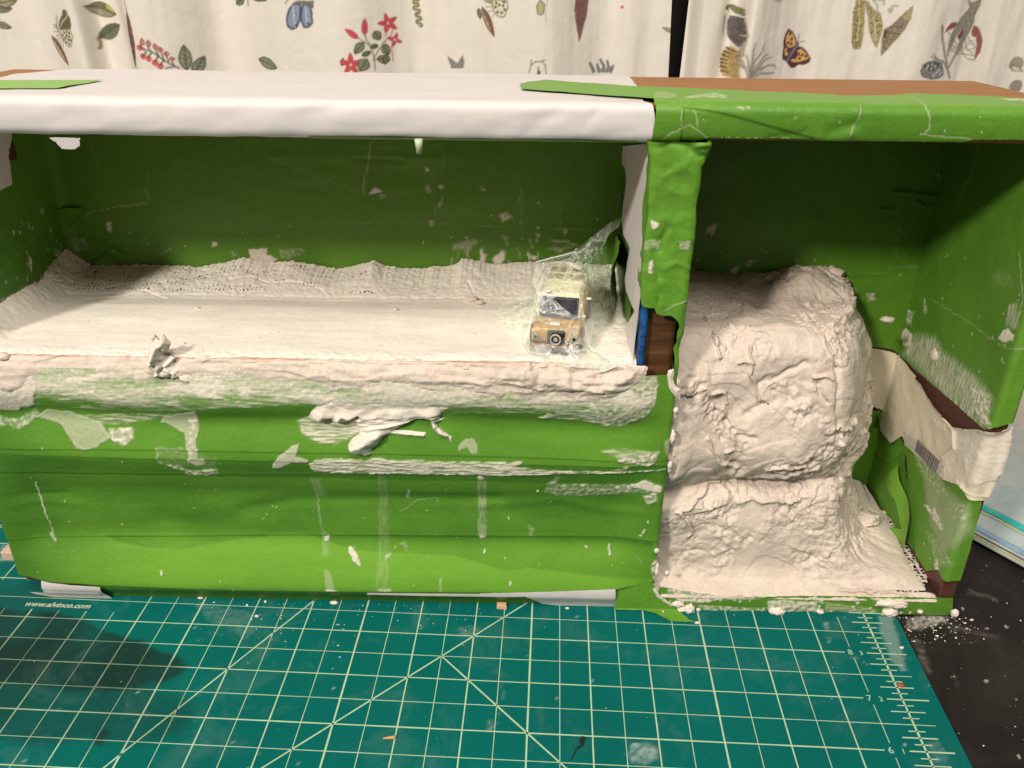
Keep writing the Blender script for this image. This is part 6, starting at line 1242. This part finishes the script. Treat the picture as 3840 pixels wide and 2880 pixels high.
prism('cargo_box', [(1.02, .40), (1.02, .66), (1.08, .70), (1.72, .70), (1.78, .64), (1.78, .40)], -.32, .32, CRM, truck, .04, .03)
for j, (y0_, y1_) in enumerate(((1.10, 1.32), (1.40, 1.64))):
    for s_ in (-1, 1): board('roof_panel', s_*.155-.12, s_*.155+.12, y0_, y1_, .688, .708, BRN, truck, .01, local=True)
board('roof_rail', -.30, .30, 1.345, 1.375, .70, .722, CRM, truck, .006, local=True)
board('roof_rail', -.012, .012, 1.06, 1.70, .70, .724, CRM, truck, .006, local=True)
board('grille', -.115, .15, -.03, .06, .12, .335, BLK, truck, .03, local=True)
sw = cyl('spare_wheel', (.02, -.045, .235), .10, .06, 'y', BLK, truck)
bm = bmesh.new()
def torus(name, c, R1, r2, mat, parent, axis='y'):
    n, m2 = 32, 10; V = []; F = []
    for i in range(n):
        for j in range(m2):
            a1, a2 = 2*math.pi*i/n, 2*math.pi*j/m2
            u = (R1+r2*math.cos(a2))*math.cos(a1); v_ = (R1+r2*math.cos(a2))*math.sin(a1); w_ = r2*math.sin(a2)
            V.append((c[0]+u, c[1]+w_, c[2]+v_) if axis == 'y' else (c[0]+w_, c[1]+u, c[2]+v_))
            F.append((i*m2+j, ((i+1) % n)*m2+j, ((i+1) % n)*m2+(j+1) % m2, i*m2+(j+1) % m2))
    return mk(name, V, F, mat, parent, local=True)
torus('wheel_ring', (.02, -.078, .235), .072, .016, GREY, sw)
cyl('wheel_hub', (.02, -.075, .235), .035, .02, 'y', GREY, sw)
for x_ in (-.285, .285):
    hl = cyl('headlight', (x_, .005, .235), .045, .05, 'y', GREY, truck); cyl('bulb', (x_, -.022, .235), .024, .012, 'y', BLK, hl)
board('bumper', -W2, W2, -.045, .03, .085, .13, RBR, truck, .015, local=True)
board('skid_plate', -.22, .22, -.03, .12, .01, .085, BLK, truck, .02, local=True)
for x_ in (-.34, .34):
    for y_ in (.32, 1.42):
        wh = cyl('wheel', (x_, y_, .14), .14, .12, 'x', BLK, truck); cyl('rim', (x_+(.06 if x_ > 0 else -.06), y_, .14), .07, .015, 'x', GREY, wh)
board('door_seam', -.342, -.338, .72, .735, .3, .62, BLK, truck, 0, local=True)
board('hood_scoop', -.10, .06, .10, .20, .355, .40, m_simple('white_chip', (.75, .72, .66), .4), truck, .02, local=True)

# clear film round the toy
mF, tF, pF = nt('clear_crumpled_film')
tF.nodes.remove(pF); outn = [n for n in tF.nodes if n.type == 'OUTPUT_MATERIAL'][0]
vF = tc(tF)
tr = tF.nodes.new('ShaderNodeBsdfTransparent'); tr.inputs[0].default_value = (.90, .93, .89, 1)
gl = tF.nodes.new('ShaderNodeBsdfGlossy'); gl.inputs['Roughness'].default_value = .07; gl.inputs[0].default_value = (1, 1, .96, 1)
df = tF.nodes.new('ShaderNodeBsdfDiffuse'); df.inputs[0].default_value = (.70, .74, .68, 1)
fr_ = tF.nodes.new('ShaderNodeFresnel'); fr_.inputs[0].default_value = 1.55
bp = tF.nodes.new('ShaderNodeBump'); bp.inputs['Strength'].default_value = .9; bp.inputs['Distance'].default_value = .05*S
nz = noi(tF, vF, 5.5, 5, .6, 1.2); tF.links.new(nz, bp.inputs['Height'])
for n_ in (gl, fr_): tF.links.new(bp.outputs[0], n_.inputs['Normal'])
s1 = tF.nodes.new('ShaderNodeMixShader'); s2 = tF.nodes.new('ShaderNodeAddShader')
wr_ = ramp(tF, noi(tF, vF, 2.4, 4, .6, 1.5), [(.36, (.10,)*3), (.48, (.17,)*3), (.555, (.5,)*3), (.60, (.12,)*3)])
tF.links.new(wr_, s1.inputs[0]); tF.links.new(tr.outputs[0], s1.inputs[1]); tF.links.new(df.outputs[0], s1.inputs[2])
fm = ramp(tF, fr_.outputs[0], [(.0, (.0,)*3), (.06, (.06, .06, .065)), (.5, (.42, .42, .46)), (1, (.5, .5, .55))])
tF.links.new(fm, gl.inputs[0])
tF.links.new(s1.outputs[0], s2.inputs[0]); tF.links.new(gl.outputs[0], s2.inputs[1]); tF.links.new(s2.outputs[0], outn.inputs[0])
WHT = m_simple('white_seam', (.82, .78, .74), .3)
film = thing('plastic_wrap', 'crumpled clear plastic film with a pulled peak covering the toy truck', 'plastic film', (-7.2, .9, 5.0))
out3 = []
def o3(L, third, kind):
    for p_, q_ in L: out3.append((p_, third, q_) if kind == 'y' else (p_, q_, third))
o3([(-7.646,5.825)], 2.2, 'y'); o3([(-7.256,5.93),(-6.982,6.013),(-6.788,6.159)], 2.28, 'y'); o3([(-6.466,6.418)], 2.42, 'y'); o3([(-6.144,6.563)], 2.6, 'y'); o3([(-6.357,6.29)], 2.42, 'y')
o3([(-6.464,6.203),(-6.411,5.942),(-6.326,5.598)], 2.28, 'y'); o3([(-6.363,2.615),(-6.511,1.899)], 5.2, 'z'); o3([(-6.587,1.153),(-6.746,0.278)], 5.08, 'z')
o3([(-6.586,-0.037)], 5.03, 'z'); o3([(-6.402,4.968),(-6.63,4.872),(-6.785,4.827),(-6.941,4.812),(-7.032,4.853),(-7.283,4.973)], -.15, 'y')
o3([(-7.485,-0.085),(-7.775,0.115),(-7.879,0.525),(-8.109,0.983),(-8.339,1.406)], 5.05, 'z'); o3([(-8.343,1.542),(-8.219,2.048),(-8.005,2.372)], 5.10, 'z'); o3([(-7.788,2.219),(-7.707,2.742)], 5.3, 'z'); o3([(-7.656,5.72)], 2.18, 'y')
O3 = np.array(out3)
Cc = np.array((-7.27, 1.0, 5.80))
def truck_env(x, y):
    lx_ = (x-TB[0])-(y-TB[1])*math.tan(math.radians(9)); ly_ = y-TB[1]
    hz = np.interp(ly_, [-.24, -.08, 0, .33, .55, .66, 1.9, 2.0, 2.2], [0, .17, .40, .50, .78, .83, .85, .80, 0])
    return TB[2]+hz*sm(.56, .36, np.abs(lx_))
def film_mesh(name, mat, jig, parent, lift):
    nr, na_ = 110, 300
    th_ = np.linspace(0, len(O3), na_); idx = np.floor(th_).astype(int) % len(O3); fr2 = (th_-np.floor(th_))[:, None]
    Ov = O3[idx]*(1-fr2)+O3[(idx+1) % len(O3)]*fr2
    R2 = np.linspace(0, 1, nr)[:, None, None]
    P = Cc*(1-R2)+Ov[None]*R2
    rr_ = R2[..., 0]*np.ones((nr, na_))
    P[..., 2] -= .30*np.sin(np.pi*rr_)*(Ov[None, :, 2] < 5.4)
    x, y, z = P[..., 0], P[..., 1], P[..., 2]
    w_ = .05*fbm(x*3, y*3, z*3, 3, jig)+.035*(1-2*np.abs(noise(x*4+z, y*4, z*4, jig+3)))+.02*(1-2*np.abs(noise(x*9, y*9, z*9, jig+4)))
    P = P+normals(P)*(w_*sm(0, .15, rr_)*sm(1.02, .9, rr_))[..., None]
    env = truck_env(P[..., 0], P[..., 1])+lift
    flr = np.where(P[..., 1] > -.02, 5.04, 4.7)
    up_ = np.maximum(P[..., 2], np.maximum(env, flr)); P[..., 2] = np.where(rr_ < .97, up_, P[..., 2])
    return gridmesh(name, P, mat, parent)
film_mesh('film', mF, 3, film, .015)
def tube(name, pts, r, mat, parent, flat=1.0):
    pts = np.array(pts, float); n = len(pts); m2 = 8; V = []; F = []
    for i in range(n):
        tdir = pts[min(i+1, n-1)]-pts[max(i-1, 0)]; tdir /= np.linalg.norm(tdir)+1e-9
        u = np.cross(tdir, (0, 0, 1)); u /= np.linalg.norm(u)+1e-9; v_ = np.cross(u, tdir)
        rr2 = r[i] if hasattr(r, '__len__') else r
        for j in range(m2):
            a_ = 2*math.pi*j/m2; V.append(pts[i]+u*rr2*math.cos(a_)*flat+v_*rr2*math.sin(a_))
    for i in range(n-1):
        for j in range(m2): F.append((i*m2+j, i*m2+(j+1) % m2, (i+1)*m2+(j+1) % m2, (i+1)*m2+j))
    return mk(name, V, F, mat, parent)
def arc3(q, third, ker):
    P_ = [(a_, third, b_) if ker == 'y' else (a_, b_, third) for a_, b_ in q]; return P_
tube('film_fold', arc3([(-7.653,1.055),(-7.601,1.374),(-7.54,1.706),(-7.45,1.945),(-7.332,2.068),(-7.246,2.041),(-7.171,2.102),(-7.09,1.982)], 5.86, 'z'), [.012, .018, .022, .03, .035, .025, .02, .012], WHT, film, .8)
tube('film_fold', arc3([(-7.175,2.03),(-7.106,1.967),(-7.038,1.884),(-6.96,1.738),(-6.894,1.656)], 5.88, 'z'), [.01, .035, .045, .035, .01], WHT, film, 1)
tube('film_fold', arc3([(-6.885,1.791),(-6.852,1.625),(-6.837,1.421),(-6.84,1.261)], 5.84, 'z'), [.008, .01, .01, .006], WHT, film, 1)
tube('film_fold', arc3([(-7.663,5.905),(-7.368,5.987),(-7.124,6.055),(-7.014,6.095),(-6.936,5.993)], 1.95, 'y'), .010, WHT, film, 1)
tube('film_fold', arc3([(-6.874,4.813),(-6.63,4.872),(-6.402,4.968)], -.16, 'y'), .009, WHT, film, 1)
for q_, r_ in (([(-7.477,0.729)][0], .045), ([(-7.563,-0.183)][0], .022), ([(-6.858,0.406)][0], .04), ([(-6.97,-0.317)][0], .022)):
    blob('plaster_spot', (q_[0], q_[1], {0: 5.85}.get(0)), (r_, r_, .012), WHT, film, .5, 1.4, int(r_*1000), 3)
# ------------------------------------------------------------------ white plastic tag beside the film
a_, b_, c_, d_ = [(-6.462,2.269),(-6.301,2.398),(-6.281,2.188),(-6.455,1.99)]
tag_ = mk('plastic_tag', [(x, y, z) for z in (5.02, 5.07) for x, y in (a_, b_, c_, d_)], [(0, 3, 2, 1), (4, 5, 6, 7), (0, 1, 5, 4), (1, 2, 6, 5), (2, 3, 7, 6), (3, 0, 4, 7)], m_simple('white_plastic', (.85, .82, .80), .3), None, smooth=False)
props(tag_, 'small white rectangular plastic tag lying right of the wrapped toy truck', 'plastic tag')

# ================================================================== bag of plaster at the right
bag = thing('zip_bag', 'clear zip bag of pinkish plaster lying on the black table right of the box', 'zip bag', (3.0, 3.0, -.07))
bo = np.array((1.32, 2.30)); bu = np.array((.56, -.83)); bv = np.array((.83, .56))
A_, B_ = np.meshgrid(np.linspace(-5, 4, 200), np.linspace(0, 8, 180))
def bagpos(A_, B_, ex=0):
    hz = .10+2.3*sm(2.0, 4.6, B_)*sm(9.5, 6.5, B_)*sm(-6.5, -2.5, A_)*sm(6, 2, A_)+.35*sm(.4, 2.4, B_)
    hz = hz+.10*fbm(A_*.9, B_*.9, 0, 4, 8)*sm(.3, 2, B_)+.04*ridge(A_*1.3, B_*1.3, 0, 3, 9)*sm(.3, 1.5, B_)
    return np.stack([bo[0]+bu[0]*A_+bv[0]*B_, bo[1]+bu[1]*A_+bv[1]*B_, -.07+hz+ex], -1)
mB, tB, pB = nt('cloudy_bag_film'); vB = tc(tB)
nb_ = attr(tB, 'tone').outputs['Fac']
cB = mix(tB, nb_, (.33, .42, .43), (.66, .55, .48)); cB = mix(tB, .3, cB, ramp(tB, noi(tB, vB, .9, 4, .6), [(.35, (.25, .36, .38)), (.65, (.72, .66, .60))]))
tB.links.new(cB, pB.inputs['Base Color']); rgh(pB, .22); pB.inputs['Specular IOR Level'].default_value = .6; bump(tB, pB, noi(tB, vB, 2.5, 4, .6, 1), .5, .08)
gridmesh('bag_film', bagpos(A_, B_), mB, bag, None, dict(tone=sm(2.5, 3.2, B_+.35*fbm(A_*.7, B_*.7, 0, 3, 2))))
def zstrip(v0, v1, c, nm, h=.015, u0=-5, u1=4):
    AA, BB = np.meshgrid(np.linspace(u0, u1, 120), np.array([v0, (v0+v1)/2, v1]))
    P = bagpos(AA, BB, h); P[1, :, 2] += .02
    return gridmesh(nm, P, m_simple(nm+'_plastic', c, .3), bag)
zstrip(.98, 1.14, (.03, .36, .33), 'zip_strip', .02); zstrip(.90, .95, (.35, .45, .2), 'zip_line', .016); zstrip(.34, .50, (.20, .33, .46), 'zip_strip', .016); zstrip(.02, .05, (.42, .42, .24), 'zip_line', .02); zstrip(.10, .14, (.42, .42, .26), 'zip_line', .02); zstrip(.17, .20, (.08, .07, .06), 'zip_line', .02)

# scrap at the left behind the box corner
scr = board('card_scrap', -17.9, -16.92, 1.0, 1.9, .0, .20, m_simple('pink_card', (.52, .38, .30), .6), None, .02)
props(scr, 'small pinkish card scrap lying on the mat left of the box', 'card')

# ================================================================== small debris
ch = [(-8.263,0.017),(-8.095,0.012),(-8.086,-0.115),(-8.265,-0.102)]
V = [(x, y, z) for z in (.0, .06) for x, y in ch]
o = mk('wood_chip', V, [(0, 3, 2, 1), (4, 5, 6, 7), (0, 1, 5, 4), (1, 2, 6, 5), (2, 3, 7, 6), (3, 0, 4, 7)], m_simple('pale_wood', (.62, .40, .22), .6), None, smooth=False)
props(o, 'tiny square pale wood chip sticking out from under the front of the box', 'wood chip')
q = [(-9.897,-2.997),(-9.721,-2.977)]
o = tube('splinter', [(q[0][0], q[0][1], .02), ((q[0][0]+q[1][0])/2, q[0][1]+.01, .025), (q[1][0], q[1][1], .03)], [.012, .022, .03], m_simple('orange_splinter', (.55, .27, .12), .6), None)
props(o, 'thin orange wood splinter lying on the green mat grid', 'splinter')
q = [(-1.604,-1.749)][0]; o = blob('rust_crumb', (q[0], q[1], .02), (.06, .035, .025), m_simple('rust_red', (.28, .08, .03), .7), None, .4, 1.3, 4, 3); props(o, 'small rust red crumb lying on the ruler line at the mat edge', 'crumb')
q = [(-10.872,-1.35)][0]; o = blob('blue_speck', (q[0], q[1], .008), (.022, .022, .01), m_simple('pale_blue', (.10, .42, .62), .5), None, .2, 1, 5, 2); props(o, 'tiny pale blue speck on the green mat', 'speck')
q = [(-6.865,-2.91)][0]; r_ = [(-7.062,-3.291)][0]
o = tube('hair_tuft', [(q[0], q[1], .01), (q[0]-.03, q[1]-.06, .03), (q[0]-.02, q[1]-.13, .02), ((q[0]+r_[0])/2, (q[1]+r_[1])/2, .012), (r_[0], r_[1], .008)], [.035, .028, .018, .010, .006], BLK, None, 1.2)
props(o, 'dark tangled fibre lying on the front of the green mat', 'fibre')
CR = 'loose plaster crumbs on the mat in front of the box'
big = (([(-11.235,-0.05)][0], (.07, .035, .035), 'largest white plaster crumb on the mat just left of the box middle'), ([(-13.706,0.029)][0], (.05, .025, .02), 'oval white plaster crumb touching the front foot of the box at left'), ([(-12.546,-0.418)][0], (.035, .025, .02), 'white plaster crumb on the mat beside the small dark smudge'),
       ([(-12.496,-0.038)][0], (.025, .025, .02), 'round white crumb near the box foot left of the diagonal line'), ([(-12.802,-0.136)][0], (.022, .022, .018), 'tiny white crumb just left of a round crumb near the box foot'), ([(-6.982,-0.068)][0], (.035, .02, .02), 'white crumb under the bare white paper patch at the box foot'),
       ([(-1.253,-0.897)][0], (.035, .025, .02), 'white crumb on the dusty right border of the mat'), ([(-4.676,-0.381)][0], (.05, .025, .02), 'white crumb at the tip of the green tape flap'))
for i, (q, r, l) in enumerate(big):
    o = blob('plaster_crumb', (q[0], q[1], r[2]*.8), r, PLAS, None, .35, 1.3, i+200, 3); props(o, l, 'crumb', CR)
rg = random.Random(77); Vs, Fs = [], []
bm = bmesh.new(); bmesh.ops.create_icosphere(bm, subdivisions=1, radius=1); IV = np.array([v.co[:] for v in bm.verts]); IF = np.array([[v.index for v in f_.verts] for f_ in bm.faces]); bm.free()
def crumbs(n, x0, x1, y0, y1, r0, r1, z=0, pw=1):
    for _ in range(n):
        c = (rg.uniform(x0, x1), y1-(y1-y0)*rg.random()**pw, z); r = r0+(r1-r0)*rg.random()**3
        Fs.append(IF+len(Vs)*len(IV)); Vs.append(IV*r*np.array((rg.uniform(.7, 1.6), rg.uniform(.7, 1.2), .6))*(1+.3*np.array([rg.uniform(-1, 1) for _ in IV]))[:, None]+np.array(c)+np.array((0, 0, r*.5)))
crumbs(110, -13.5, -8.5, -1.2, -.05, .004, .016, 0, 2); crumbs(60, -16, -1, -3, -.05, .003, .010); crumbs(170, -1.0, .35, -.7, -.05, .004, .024, -.07, 1.6); crumbs(110, -.9, 4, -3.2, 1.5, .004, .016, -.07); crumbs(70, -16.3, -6.3, .1, 2.4, .004, .014, 5.02)
o = mk('plaster_dust', np.concatenate(Vs), np.concatenate(Fs), PLAS, None); props(o, 'fine white plaster dust and grains scattered on table, mat and shelf', 'plaster dust', None, 'stuff')
for o in list(bpy.data.objects):
    if o.type == 'LIGHT': props(o, o.name.replace('_', ' '))
